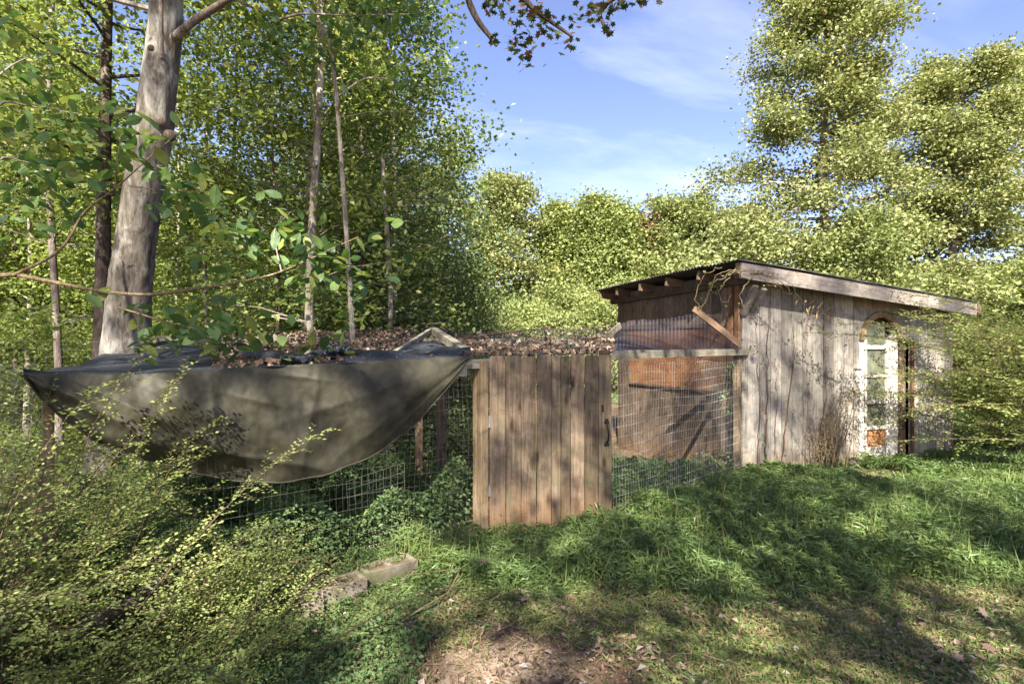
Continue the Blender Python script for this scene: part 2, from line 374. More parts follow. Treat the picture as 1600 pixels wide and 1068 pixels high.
# ------------------------------------------------------------------ shed
def w3(t, s, z):
    """point by metres along the long wall, metres out of it (towards the camera) and height"""
    p = SCN + SU * t + SN * s; return np.array([p[0], p[1], z])
U3 = np.array([*SU, 0]); N3 = np.array([*SN, 0]); Z3 = np.array([0, 0, 1.])
def zroof(t): return 2.98 - (.43 / 4.72) * (t + .35)          # underside of the roof sheets
shed = thing('shed', 'weathered plank shed with a corrugated metal lean-to roof and an arched door', 'shed', tuple(w3(2, -1.8, 0)))
SHM = Matrix.Translation(-Vector(w3(2, -1.8, 0)))
SH0 = w3(2, -1.8, 0)
yawU = math.atan2(SU[1], SU[0]); yawV = math.atan2(SV[1], SV[0])
def board(name, mat, parent, base, o, yaw, w, th, z0, z1, z1b=None, ch=.004, split=None, tilt=0):
    """one upright board: local x = width, y = thickness, z up from its foot; base = parent's world origin"""
    z1b = z1 if z1b is None else z1b
    w2, t2 = w / 2, th / 2
    sec = [(-w2, -t2 + ch), (-w2 + ch, -t2), (w2 - ch, -t2), (w2, -t2 + ch), (w2, t2), (-w2, t2)]
    V = []; 
    for zz_ in (0, 1):
        for x, y in sec:
            V.append((x, y, 0 if zz_ == 0 else (z1 + (z1b - z1) * (x + w2) / w) - z0))
    n = len(sec); Fc = [(i, (i + 1) % n, n + (i + 1) % n, n + i) for i in range(n)] + [tuple(range(n))[::-1], tuple(range(n, 2 * n))]
    me = bpy.data.meshes.new(name); me.from_pydata(V, [], Fc); me.materials.append(mat)
    ob = obj(name, me, parent); ob.location = Vector(o) - Vector(base) + Vector((0, 0, z0)); ob.rotation_euler = (0, tilt, yaw); return ob
BW = .2
# long wall, with a hole for the arched door from t=2.2 to 3.16
t = 0.10; nb = 0
D0, D1 = 2.20, 3.10
while t < 4.25:
    w = BW - .008; c = t + BW / 2
    if D0 - .02 < c < D1 + .02: z0 = 2.42
    elif D1 < c < D1 + .23: z0 = 2.42
    else: z0 = gz(*(SCN + SU * c)) - .15
    z1, z1b = zroof(t) - .05, zroof(t + BW) - .05
    if z0 is not None: board('siding_board', M['siding_pale'], shed, SH0, w3(c, -.012 + R.uniform(-.003, .003), 0), yawU, w, .024, float(z0), z1, z1b)
    else:
        ob = board('siding_board', M['siding_dark'], shed, SH0, w3(c, -.07, 0), yawU, w, .024, -.1, z1, z1b); ob['label'] = 'dark brown recessed plank right of the door'
    t += BW
# corner trim
board('corner_trim', M['siding_pale'], shed, SH0, w3(.045, -.005, 0), yawU, .10, .03, -.15, zroof(0) - .05)
# short wall (faces left into the run); planks grey brown
s = 0.02; k = 0
while s < 3.40:
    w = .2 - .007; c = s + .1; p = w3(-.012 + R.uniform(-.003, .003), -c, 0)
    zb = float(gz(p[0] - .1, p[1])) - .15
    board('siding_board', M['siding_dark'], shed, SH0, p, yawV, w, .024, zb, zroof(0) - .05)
    s += .2
# back and far walls (plain backing seen only from elsewhere)
for c in np.arange(.12, 4.25, .25):
    board('siding_board', M['siding_dark'], shed, SH0, w3(c, -3.42, 0), yawU, .245, .024, -.9, zroof(c - .12) - .05, zroof(c + .12) - .05)
for c in np.arange(.12, 3.4, .25):
    board('siding_board', M['siding_dark'], shed, SH0, w3(4.30, -c, 0), yawV, .245, .024, -.4, zroof(4.3) - .05)
# rust coloured particle board over the window hole of the short wall
def shed_mb(name, mb, mat, parent=shed, base=SH0, label=None, smooth=False):
    ob = mb.build(name, mat, parent, smooth)
    settle(ob, mb, base)
    if label: ob['label'] = label
    return ob
def on_short(px, py, off=.03):
    """point of the short wall under a photo pixel, off metres proud of it"""
    xn = (px - 800) / F; # SCN - SU*off + SV*q
    b = SCN - SU * off; q = (b[0] - xn * b[1]) / (xn * SV[1] - SV[0])
    p = b + SV * q; return np.array([p[0], p[1], EYE + (HOR - py) / F * p[1]])
def on_long(px, py, off=.03):
    xn = (px - 800) / F; b = SCN + SN * off; q = (b[0] - xn * b[1]) / (xn * SU[1] - SU[0])
    p = b + SU * q; return np.array([p[0], p[1], EYE + (HOR - py) / F * p[1]])
def slab(mb, pts, nrm, th):
    pts = [np.asarray(p) for p in pts]; b = [p - np.asarray(nrm) * th for p in pts]
    mb.add(pts + b, [[0, 1, 2, 3], [7, 6, 5, 4], [0, 4, 5, 1], [1, 5, 6, 2], [2, 6, 7, 3], [3, 7, 4, 0]])
mb = MB(); slab(mb, [on_short(983, 518), on_short(983, 598), on_short(1133, 613), on_short(1133, 512)], -U3, .014)
shed_mb('particle_board', mb, M['osb'])
mb = MB(); mb.beam(on_short(983, 598, .045), on_short(1133, 614, .045), .02, .035); shed_mb('ledge', mb, M['trim_beam'])
mb = MB(); mb.beam(on_short(967, 512, .035), on_short(1110, 508, .035), .02, .07); shed_mb('ledge', mb, M['siding_beam'])
for px, w in ((1141, .10), (1152, .075)):
    p = on_short(px, 600, .04); board('corner_trim', M['trim_wood'], shed, SH0, (p[0], p[1], 0), yawV, w, .035, -.2, zroof(0) - .1)['label'] = 'orange brown upright beside the corner'
# rafters, fascia boards
for sc_ in (.26, -.55, -1.35, -2.15, -2.95, -3.62):
    for_end = w3(-.33, sc_, zroof(-.33) - .085); far = w3(4.55, sc_, zroof(4.55) - .085)
    mb = MB(); mb.beam(for_end, far, .04, .13); shed_mb('rafter', mb, M['rafter'])
mb = MB(); mb.beam(w3(-.30, .30, zroof(-.30) - .125), w3(4.37, .30, zroof(4.37) - .105), .035, .21); shed_mb('fascia_board', mb, M['fascia'], label='pale grey fascia board along the sloping eave')
mb = MB(); mb.beam(w3(.0, .02, 2.28), w3(-.02, .27, 2.66), .07, .06); mb.beam(w3(.12, .28, 2.62), w3(.16, .02, 2.34), .07, .05); shed_mb('eave_bracket', mb, M['fascia'])
mb = MB(); mb.beam(w3(-.05, .25, zroof(0) - .20), w3(-.05, -3.6, zroof(0) - .20), .09, .09); shed_mb('wall_plate', mb, M['rafter'])
# corrugated sheets
nw = 6; sw = (.32 + 3.75) / nw
for q in range(nw):
    s0 = .32 - q * sw + .03; ns = 64
    ss = np.linspace(s0, s0 - sw - .06, ns + 1); ph = (ss) * 2 * math.pi / .076; prof = .011 * np.cos(ph) + .012 + (.004 if q % 2 else 0)
    tt = np.array([-.37, 0.6, 1.8, 3.0, 4.2, 4.42]); jit = R.uniform(-.02, .02)
    V = []
    for th in (0, .004):
        for tv in tt:
            tv2 = tv + (jit if tv < 0 or tv > 4.3 else 0); wv = .006 * math.sin(tv * 3 + q)
            for a, b in zip(ss, prof): V.append(w3(tv2, a, zroof(tv2) + b + th + wv))
    nt_, n1 = len(tt), ns + 1; Qs = []
    for l in range(2):
        for a in range(nt_ - 1):
            for b in range(ns):
                i0 = l * nt_ * n1 + a * n1 + b; f4 = [i0, i0 + 1, i0 + n1 + 1, i0 + n1]; Qs.append(f4 if l else f4[::-1])
    o2 = nt_ * n1
    for b in range(ns):
        for a in (0, (nt_ - 1) * n1): Qs.append([a + b, a + b + 1, o2 + a + b + 1, o2 + a + b])
    for a in range(nt_ - 1):
        for b in (0, ns): Qs.append([a * n1 + b, (a + 1) * n1 + b, o2 + (a + 1) * n1 + b, o2 + a * n1 + b])
    mb = MB(); mb.add(V, Qs); shed_mb('roof_sheet', mb, M['roof_metal'])
# arched door: frame ring of short wooden segments, spandrels, recessed panes
Dc = 2.66; RI, RO = .36, .45; ZS = 1.93                        # arch centre along the wall, inner and outer radius, springing height
ND = 14
for k_ in range(ND):
    a0 = math.pi * k_ / ND; a1 = math.pi * (k_ + .94) / ND; V = []
    for dp in (.035, -.01):
        for r_, a in ((RI, a0), (RO, a0), (RO, a1), (RI, a1)):
            V.append(w3(Dc + r_ * math.cos(a), dp, ZS + r_ * math.sin(a)))
    mb = MB(); mb.add(V, [[0, 1, 2, 3], [7, 6, 5, 4], [0, 4, 5, 1], [1, 5, 6, 2], [2, 6, 7, 3], [3, 7, 4, 0]]); shed_mb('arch_block', mb, M['post_wood'])
mb = MB()
for k_ in range(ND):                                          # wall filling above the arch
    a0 = math.pi * k_ / ND; a1 = math.pi * (k_ + 1) / ND
    pts = [w3(Dc + RO * math.cos(a), 0, ZS + RO * math.sin(a)) for a in (a0, a1)]
    tops = [w3(Dc + RO * math.cos(a), 0, 2.43) for a in (a0, a1)]
    slab(mb, [pts[0], tops[0], tops[1], pts[1]], N3, .022)
for xa, xb in ((2.105, Dc - RO), (Dc + RO, 3.295)):
    slab(mb, [w3(xa, 0, ZS - .0), w3(xa, 0, 2.43), w3(xb, 0, 2.43), w3(xb, 0, ZS)], N3, .022)
shed_mb('arch_surround', mb, M['siding_pale'])
board('corner_trim', M['siding_pale'], shed, SH0, w3(2.155, -.008, 0), yawU, .10, .03, -.1, ZS - .002)
board('siding_board', M['siding_dark'], shed, SH0, w3(3.2, -.07, 0), yawU, .19, .024, -.1, 2.0)['label'] = 'dark brown recessed plank right of the door'
mb = MB(); slab(mb, [w3(D0 - .05, -.14, -.1), w3(D0 - .05, -.14, 2.5), w3(D1 + .25, -.14, 2.5), w3(D1 + .25, -.14, -.1)], N3, .02); shed_mb('arch_backing', mb, M['siding_dark'])
door = obj('door', None, shed) if False else bpy.data.objects.new('door', None); link(door, shed); door['label'] = 'white framed glazed door with peeling paint'
DB = SH0
def dpart(name, x0, x1, z0, z1, dep, th, mat, label=None):
    mb = MB(); slab(mb, [w3(x0, dep, z0), w3(x0, dep, z1), w3(x1, dep, z1), w3(x1, dep, z0)], N3, th)
    return shed_mb(name, mb, mat, door, DB, label)
dpart('stile', 2.22, 2.31, .03, ZS + .05, .0, .045, M['paint_white']); dpart('stile', 2.80, 3.04, .0, 1.92, -.004, .045, M['paint_white'])
mbx = MB(); slab(mbx, [w3(2.80, -.004, 1.92), w3(2.98, -.004, 2.10), w3(3.04, -.004, 2.10), w3(3.04, -.004, 1.92)], N3, .045); shed_mb('stile', mbx, M['paint_white'], door, DB)
dpart('stile', 2.36, 2.40, .3, 1.95, -.02, .03, M['paint_white'])
for z, h in ((.06, .22), (.55, .05), (.95, .05), (1.36, .05), (1.80, .06)): dpart('rail', 2.312, 2.798, z, z + h, -.002, .04, M['paint_white'])
dpart('panel', 2.40, 2.80, .28, .55, -.03, .012, M['osb'], 'tan particle board filling the lowest opening')
for z0, z1 in ((.60, .95), (1.0, 1.36), (1.41, 1.80), (1.86, 2.20)): dpart('pane', 2.32, 2.80, z0, z1, -.035, .006, M['glass'])
mb = MB(); slab(mb, [w3(2.10, .06, 1.50), w3(2.10, .06, 1.56), w3(2.24, .06, 1.56), w3(2.24, .06, 1.50)], N3, .10)
slab(mb, [w3(2.12, .03, 1.30), w3(2.12, .03, 1.50), w3(2.22, .03, 1.50), w3(2.22, .03, 1.30)], N3, .03); shed_mb('shelf_bracket', mb, M['paint_white'])
mb = MB(); mb.beam(w3(3.32, .03, 0), w3(3.32, .03, 1.95), .05, .03, up=N3); shed_mb('corner_trim', mb, M['trim_wood'])

# ------------------------------------------------------------------ gate
GA = np.array([-.224, 5.02]); GB = np.array([.99, 5.37])
gd = (GB - GA) / np.linalg.norm(GB - GA); gyaw = math.atan2(gd[1], gd[0]); gn = np.array([gd[1], -gd[0]])
gate = thing('gate', 'tall weathered picket gate of vertical pine boards with black handle', 'gate', (GA[0], GA[1], 0))
G0 = np.array([GA[0], GA[1], 0.])
def gate_q(px):
    xn = (px - 800) / F; return (GA[0] - xn * GA[1]) / (xn * gd[1] - gd[0])
edges = [764, 790, 814, 838, 861, 876, 891, 913, 935, 956]
for i_, (a, b) in enumerate(zip(edges[:-1], edges[1:])):
    qa, qb = gate_q(a), gate_q(b); w = qb - qa - .009; c = GA + gd * (qa + qb) / 2
    top = 1.735 + R.uniform(-.008, .008); ch = .018; w2 = w / 2; h0 = -.02 + R.uniform(0, .02)
    V = []
    for y in (-.009, .009):
        V += [(-w2, y, h0), (w2, y, h0), (w2, y, top - ch), (w2 - ch, y, top), (-w2 + ch, y, top), (-w2, y, top - ch)]
    Fc = [(0, 1, 2, 3, 4, 5), (11, 10, 9, 8, 7, 6)] + [(j, j + 6, (j + 1) % 6 + 6, (j + 1) % 6) for j in range(6)]
    me = bpy.data.meshes.new('board'); me.from_pydata(V, [], Fc); me.materials.append(M['gate_wood'])
    ob = obj('board', me, gate); dd = c - GA + gn * (.0 + R.uniform(-.004, .004)); ob.location = (dd[0], dd[1], 0); ob.rotation_euler = (0, R.uniform(-.003, .003), gyaw)
def gmb(name, mb, mat, parent=gate, label=None, smooth=False):
    o_ = mb.build(name, mat, parent, smooth); settle(o_, mb, G0)
    if label: o_['label'] = label
    return o_
def gp(q, s, z): p = GA + gd * q + gn * s; return np.array([p[0], p[1], z])
for z in (.25, 1.55): 
    mb = MB(); mb.beam(gp(0.01, -.03, z), gp(1.24, -.03, z), .035, .09); gmb('cross_rail', mb, M['post_beam'])
mb = MB(); mb.beam(gp(0.05, -.03, .3), gp(1.2, -.03, 1.5), .03, .08); gmb('brace', mb, M['post_beam'])
for z in (1.13, .50):
    mb = MB(); mb.box(gp(-.005, .016, z), gn3 * .004 if False else np.array([*gn, 0]) * .004, np.array([*gd, 0]) * .028, Z3 * .055); mb.tube([gp(-.005, .024, z - .055), gp(-.005, .024, z + .055)], .007, 8)
    h_ = gmb('hinge', mb, M['hinge'])
hq = gate_q(950)
mb = MB()
P = [gp(hq - .02 + .0, .012 + .045 * math.sin(a), .98 - .10 * math.cos(a) * 1.0) for a in np.linspace(0, math.pi, 10)]
mb.tube(P, .008, 8)
mb2 = MB()
gh = gmb('handle', mb, M['iron_black'], smooth=True)
for z in (.87, 1.09):
    m2 = MB()
    for a in range(3):
        for b in (0,):
            th = np.linspace(0, 2 * math.pi, 13); cxy = (math.cos(a * 2.09 + 1.57) * .014, math.sin(a * 2.09 + 1.57) * .014)
            m2.tube([gp(hq - .02 + cxy[0], .009, z + cxy[1]), gp(hq - .02 + cxy[0], .016, z + cxy[1])], [.017, .015], 10)
            m2.tube([gp(hq - .02 + cxy[0], .0155, z + cxy[1]), gp(hq - .02 + cxy[0], .018, z + cxy[1])], [.015, .001], 10)
    gmb('handle_plate', m2, M['iron_black'])
m2 = MB(); q_ = gate_q(941)
for dz in (-.022, 0, .022): m2.tube([gp(q_, .009, 1.22 + dz), gp(q_, .016, 1.22 + dz), gp(q_, .018, 1.22 + dz)], [.014, .012, .001], 8)
gmb('keyhole_plate', m2, M['iron_black'])
m2 = MB()
for a, b in zip(edges[:-1], edges[1:]):
    for z in (.24, .27, 1.53, 1.57):
        for f_ in (.3, .72):
            q_ = gate_q(a + (b - a) * f_); zq = z + R.uniform(-.015, .015); m2.tube([gp(q_, .008, zq), gp(q_, .0105, zq), gp(q_, .0108, zq)], [.0045, .0042, .0005], 6)
gmb('nail_heads', m2, M['iron_black'])['kind'] = 'stuff'

# ------------------------------------------------------------------ pen: posts, rails and wire of the run
def dfront(px): xn = (px - 800) / F; return 5.202 / (1 - .757 * xn)
def dright(px): xn = (px - 800) / F; return 4.429 / (1 - .991 * xn)
def fpt(px, z): d = dfront(px); return np.array([(px - 800) / F * d, d, z])
def rpt(px, z): d = dright(px); return np.array([(px - 800) / F * d, d, z])
def rel(mb, base, name, mat, parent, label=None, smooth=False, kind=None):
    o_ = mb.build(name, mat, parent, smooth); settle(o_, mb, base)
    if label: o_['label'] = label
    if kind: o_['kind'] = kind
    return o_
def upright(parent, base, p, w, z0, z1, yaw, mat=None, label=None, name='post', tilt=0, th=None):
    o_ = board(name, mat or M['post_wood'], parent, base, (p[0], p[1], 0), yaw, w, th or w, z0, z1, ch=.008, tilt=tilt)
    if label: o_['label'] = label
    return o_
fyaw = math.atan2(.757, 1); ryaw = math.atan2(.991, 1)
FB = fpt(754, 0)
fence1 = thing('wire_fence', 'welded wire fence under the hanging shade cloth left of the gate', 'fence', tuple(FB))
upright(fence1, FB, fpt(754, 0), .085, -.1, 1.70, fyaw); upright(fence1, FB, fpt(747.5, 0) + np.array([-.02, .06, 0]), .05, -.1, 1.62, fyaw)
upright(fence1, FB, fpt(66, 0) + np.array([.0, .04, 0]), .055, -.1, 1.62, fyaw, M['post_wood'])
mb = MB(); mb.beam(fpt(728, 1.665), fpt(764, 1.665) , .04, .085); mb2 = mb; rel(mb, FB, 'top_rail', M['rail_wood'], fence1)
mb = MB(); mb.beam(fpt(66, 1.58), fpt(728, 1.60), .04, .085); rel(mb, FB, 'top_rail', M['rail_wood'], fence1)
def wiregrid(f, x0, x1, z0, z1, dx, dz, r, mat, parent, base, back=0, name='wire_mesh', wav=.01, kind='stuff'):
    """f(u, z) -> point, u in metres along"""
    mb = MB(); L = x1 - x0
    for u in np.arange(x0, x1 + 1e-6, dx):
        uu = u + R.normal() * .003
        mb.tube([f(uu + wav * math.sin(z * 5 + u), z) for z in np.linspace(z0, z1, 6)], r, 3)
    for z in np.arange(z0, z1 + 1e-6, dz):
        mb.tube([f(u, z + wav * math.sin(u * 3.1 + z * 4)) for u in np.linspace(x0, x1, max(4, int(L / .2)))], r * 1.15, 3)
    return rel(mb, base, name, mat, parent, kind=kind)
A0 = fpt(66, 0); B0 = fpt(754, 0); fl = np.linalg.norm((B0 - A0)[:2]); fd = (B0 - A0) / fl; fnrm = np.array([fd[1], -fd[0], 0])
def ff(u, z): return A0 + fd * u + fnrm * (.06 + .02 * math.sin(u * 4 + z * 3)) + Z3 * z
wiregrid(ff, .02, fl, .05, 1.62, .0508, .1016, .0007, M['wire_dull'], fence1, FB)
RB = rpt(1160, 0)
fence2 = thing('wire_fence', 'wire fence with a grey top rail between the gate and the shed corner', 'fence', tuple(RB))
A1 = rpt(952, 0); B1 = rpt(1163, 0); rl = np.linalg.norm((B1 - A1)[:2]); rd = (B1 - A1) / rl; rn = np.array([rd[1], -rd[0], 0])
upright(fence2, RB, rpt(947, 0) + np.array([.0, .08, 0]), .085, -.1, 1.79, ryaw)
upright(fence2, RB, rpt(1153, 0) + np.array([0, .02, 0]), .08, -.2, 1.76, ryaw)
mb = MB(); mb.beam(A1 + rn * .05 + Z3 * 1.745, B1 + rn * .05 + Z3 * 1.76, .04, .085); rel(mb, RB, 'top_rail', M['rail_wood'], fence2)
def fr(u, z): return A1 + rd * u + rn * (.03 + .02 * math.sin(u * 3 + z * 2)) + Z3 * z
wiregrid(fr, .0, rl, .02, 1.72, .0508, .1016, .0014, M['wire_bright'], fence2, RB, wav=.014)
mb = MB(); mb.beam(at(1084, 482, 7.1), at(1156, 538, 7.25), .03, .08); rel(mb, RB, 'brace', M['trim_beam'], fence2)
# back fence
KB = at(690, 750, 8.3) * np.array([1, 1, 0])
fence3 = thing('wire_fence', 'back fence of the run seen past the gate post, with two brown posts', 'fence', tuple(KB))
A2 = np.array([-6.3, 6.3, 0]); B2 = np.array([1.6, 10.9, 0]); kl = np.linalg.norm(B2 - A2); kd = (B2 - A2) / kl; kyaw = math.atan2(kd[1], kd[0])
def bpt(px, z):
    xn = (px - 800) / F; q = (A2[0] - xn * A2[1]) / (xn * kd[1] - kd[0]); return A2 + kd * q + Z3 * z
for px in (240, 420, 655, 850): upright(fence3, KB, bpt(px, 0), .10, -.7, 1.95, kyaw)
upright(fence3, KB, at(690, 545, 7.2) * np.array([1, 1, 0]), .10, -.4, 1.85, kyaw, M['siding_dark'], 'darker upright standing inside the run')
mb = MB(); mb.beam(bpt(245, 1.93), bpt(930, 1.95), .04, .09); rel(mb, KB, 'top_rail', M['rail_wood'], fence3)
def fk(u, z): return A2 + kd * u + Z3 * z
wiregrid(fk, .1, kl, -.5, 1.9, .1, .1, .0016, M['wire'], fence3, KB)
mb = MB(); mb.beam(at(926, 545, 9.6), at(969, 508, 10.0), .04, .11); rel(mb, KB, 'brace', M['rail_wood'], fence3)
# side fence at the left end of the run
SB = np.array([A0[0], A0[1], 0.])
fence4 = thing('wire_fence', 'short side fence closing the left end of the run behind brambles', 'fence', tuple(SB))
wiregrid(lambda u, z: SB + (A2 - SB) / np.linalg.norm(A2 - SB) * u + Z3 * z, .05, float(np.linalg.norm(A2 - SB)), .05, 1.7, .06, .1, .0007, M['wire'], fence4, SB)
upright(fence4, SB, SB + (A2 - SB) * .5, .08, -.1, 1.75, fyaw)

# yellowish wire panel standing inside the run, hexagonal netting below it
YB = at(600, 760, 4.9) * np.array([1, 1, 0])
panel = thing('wire_trellis', 'yellowish welded wire trellis standing behind the front fence', 'trellis', tuple(YB))
mb = MB(); c00, c10, c01, c11 = at(545, 815, 4.75), at(632, 797, 4.95), at(541, 752, 4.75), at(632, 722, 4.95)
for a in np.linspace(0, 1, 9): mb.tube([c00 * (1 - a) + c10 * a, c01 * (1 - a) + c11 * a], .0028, 4)
for a in np.linspace(0, 1, 6): mb.tube([c00 * (1 - a) + c01 * a, c10 * (1 - a) + c11 * a], .0034, 4)
rel(mb, YB, 'grid', M['wire_yellow'], panel, kind='stuff')
def hexnet(f, nu, nv, cell, r, seed=0, k=3, skip=0.):
    mb = MB(); rg = np.random.default_rng(seed)
    for i_ in range(nu):
        for j_ in range(nv):
            u = i_ * cell * .87; v = j_ * cell * 1.5
            if i_ % 2: v += cell * .75
            a = f(u, v); b = f(u, v + cell * .5)
            if a is None or b is None: continue
            mb.tube([a, b], r, k)
            for du in (-.435, .435):
                c = f(u + du * cell * 2 * .5 * 1.0, v + cell * .75) if False else f(u + du * cell, v + cell * .75)
                if c is None: continue
                mb.tube([b, c], r, k)
            for du in (-.435, .435):
                c = f(u + du * cell, v - cell * .25)
                if c is None: continue
                mb.tube([a, c], r, k)
    return mb
h0 = at(560, 865, 4.55); hu = (at(640, 845, 4.75) - h0); hv = at(560, 815, 4.75) - h0
lu, lv = np.linalg.norm(hu), np.linalg.norm(hv)
mb = hexnet(lambda u, v: h0 + hu * u / lu + hv * v / lv if u <= lu and v <= lv else None, 18, 12, .035, .0018)
rel(mb, YB, 'hexagonal_netting', M['wire_yellow'], panel, kind='stuff')
mb = MB(); mb.beam(at(628, 740, 5.9), at(684, 762, 6.3), .04, .05); tag(mb.build('plank', M['trim_wood']), 'reddish brown plank leaning low inside the run', 'plank')

# ------------------------------------------------------------------ roof of the run: netting, fallen leaves, beams
def ytop(px): return np.interp(px, [37, 110, 200, 400, 560, 735, 770, 960, 1165], [584, 582, 585, 573, 566, 556, 556, 552, 545])
def yback(px): return np.interp(px, [0, 180, 330, 450, 680, 725, 960, 1000, 1165], [560, 532, 520, 522, 512, 520, 508, 500, 480])
def roofpt(px, w, lift=0):
    d0 = dfront(px) if px < 770 else (5.05 + (px - 770) / 187 * .33 if px < 957 else dright(px)); d = d0 + 3.8 * w * (1 if px < 950 else max(.35, 1 - (px - 950) / 260))
    sag = 10 * math.sin(w * math.pi) * (1 if px < 960 else .3)
    y = ytop(px) * (1 - w) + yback(px) * w + sag + 2.0 * math.sin(px * .05 + w * 6) * w
    p = at(px, y, d); p[2] += lift; return p
net = thing('bird_netting', 'dark plastic netting stretched over the run up to the shed wall', 'netting', tuple(roofpt(850, .3)))
NB0 = roofpt(850, .3)
def netf(u, v):
    px = 500 + u * 165; w = v / 3.4
    return roofpt(px, w) if px <= 1160 and w <= 1 else None
rel(hexnet(netf, 118, 58, .04, .0016, 1), NB0, 'mesh', M['netting'], net, kind='stuff')
def netf2(u, v):
    """flap hanging from the wall down to the rail"""
    a = on_short(970, 530, .25); 
    p = (1 - u / 3.0); 
    if u > 3.0 or v > .55: return None
    top = on_short(970 + 180 * (u / 3.0), 497 + 18 * (u / 3.0), .12); bot = rpt(965 + 195 * (u / 3.0), 1.62); k_ = v / .55
    return top * k_ + bot * (1 - k_) + np.array([.03 * math.sin(u * 5 + v * 7), 0, -.06 * math.sin(k_ * math.pi) + .025 * math.sin(u * 4.3 + v * 9)])
rel(hexnet(netf2, 88, 14, .04, .0013, 2), NB0, 'net_flap', M['netting'], net, kind='stuff')
bm_ = thing('roof_beam', 'weathered beam sloping down onto the gate post through fallen leaves', 'beam', tuple(roofpt(720, .2)))
mb = MB(); mb.beam(roofpt(676, .95, .03), roofpt(728, .06, .03), .09, .09); rel(mb, roofpt(720, .2), 'beam', M['rail_wood'], bm_)
mb = MB(); mb.beam(roofpt(676, .93, .05), roofpt(610, .35, -.01), .05, .07); rel(mb, roofpt(720, .2), 'side_beam', M['rail_wood'], bm_)
# leaves on the roof
n = 5200; mb = MB(); C = []
while len(C) < n:
    px = R.uniform(330, 960); w = R.random() ** .8
    if px < 560 and w < .04: continue
    dens = max(0, min(1, .45 + 1.3 * mnoise.noise(Vector((px * .014, w * 5, 1))) + .5 * mnoise.noise(Vector((px * .06, w * 16, 4)))))
    if px > 700: dens *= .8 if w < .75 else .25
    if 455 < px < 545 and w < .35: dens *= .15
    if px > 575 and px < 735 and w < .45: dens *= .02
    if R.random() < dens + .1: C.append(roofpt(px, w, R.uniform(.0, .035)))
mb.leaves(C, R.uniform(.03, .10, n) * R.uniform(.6, 1, n), width=.8, fold=.25, up=.5, var=R.random(n) ** 1.5)
for k_ in range(150):
    p_ = np.array(C[int(R.integers(0, n))]) + Z3 * .02; v_ = R.normal(size=3) * np.array([.12, .12, .02]); mb.tube([p_, p_ + v_, p_ + v_ * 2 + R.normal(size=3) * .01], [.003, .0025, .001], 3, w=.25)
tag(mb.build('fallen_leaves', M['litter']), 'heap of dry brown leaves lying on the netting roof of the run', 'leaves', kind='stuff')
mb = MB(); mb.tube([roofpt(725, .8, .04), roofpt(790, .85, .09), roofpt(830, .87, .1), roofpt(872, .85, .07)], [.02, .016, .012, .006], 6)
mb.tube([roofpt(800, .85, .09), roofpt(815, .7, .12), roofpt(840, .6, .1)], [.01, .008, .004], 5)
tag(mb.build('branch', M['bark_dark'], smooth=True), 'fallen forked branch lying on the netting behind the gate', 'branch')

# ------------------------------------------------------------------ shade cloth
tb_x = [37, 60, 105, 150, 230, 330, 400, 460, 520, 560, 600, 650, 690, 715, 735]
tb_y = [586, 618, 658, 690, 720, 745, 754, 752, 738, 722, 702, 662, 618, 585, 558]
CB = fpt(380, 1.6)
cloth = thing('shade_cloth', 'dark olive shade cloth sagging over the front of the run', 'shade cloth', tuple(CB))
FOLDS = [(60, 590, 260, 700, 16, .028), (110, 592, 420, 735, 22, .03), (45, 588, 150, 680, 9, .02), (240, 590, 470, 640, 12, .016), (735, 558, 600, 690, 14, .022), (730, 562, 520, 720, 22, .025), (728, 566, 440, 660, 14, .014), (330, 585, 340, 740, 9, .010), (500, 575, 470, 745, 12, .012), (400, 580, 560, 600, 7, .010), (300, 700, 520, 735, 10, .014)]
nu, nv = 280, 90; V = []
for a in range(nu + 1):
    px = 37 + 698 * a / nu; yt = ytop(px); yb = float(np.interp(px, tb_x, tb_y))
    for b in range(nv + 1):
        v = b / nv; y = yt + (yb - yt) * v; hang = (yb - yt) / 170
        d = dfront(px) - .07 - .075 * math.sin(math.pi * min(v * .9 + .05, 1)) * hang
        d -= .035 * math.sin(px * .021 + v * 4.5) * hang * v + .018 * math.sin(px * .055 - v * 7) * hang * (1 - v * .3) + .012 * math.sin(px * .011 + v * 14) * v
        d -= .05 * math.exp(-((px - 300) / 160. - (v - .35) * 2.2) ** 2 * 4) * hang
        d -= .035 * math.exp(-((px - 640) / 90. + (v - .5) * 1.8) ** 2 * 5) * hang
        d += .06 * v * v * hang
        for (x0, y0, x1, y1, wd, am) in FOLDS:
            dx, dy = x1 - x0, y1 - y0; LL_ = math.hypot(dx, dy); tt_ = ((px - x0) * dx + (y - y0) * dy) / LL_ ** 2; ds = ((px - x0) * dy - (y - y0) * dx) / LL_
            d -= 1.35 * am * math.exp(-abs(ds / (wd * .8)) ** 1.4) * max(0, 1 - max(0, abs(tt_ - .5) - .3) * 3) if abs(tt_ - .5) < .63 else 0
        d -= .030 * mnoise.noise(Vector((px * .011, y * .014, 3))) + .012 * mnoise.noise(Vector((px * .034, y * .03, 9))) + .004 * mnoise.noise(Vector((px * .10, y * .09, 5)))
        V.append(at(px, y + 1.2 * math.sin(px * .09) * v, d))
Qs = [[a * (nv + 1) + b, a * (nv + 1) + b + 1, (a + 1) * (nv + 1) + b + 1, (a + 1) * (nv + 1) + b] for a in range(nu) for b in range(nv)]
mb = MB(); mb.add(V, Qs); o_ = rel(mb, CB, 'hanging_panel', M['cloth'], cloth, smooth=True)
so = o_.modifiers.new('thick', 'SOLIDIFY'); so.thickness = .004
hm = MB(); hm.tube([V[a * (nv + 1) + nv] + np.array([0, -.003, .002]) for a in range(0, nu + 1, 4)], .007, 6); rel(hm, CB, 'hem', M['cloth'], cloth, smooth=True)
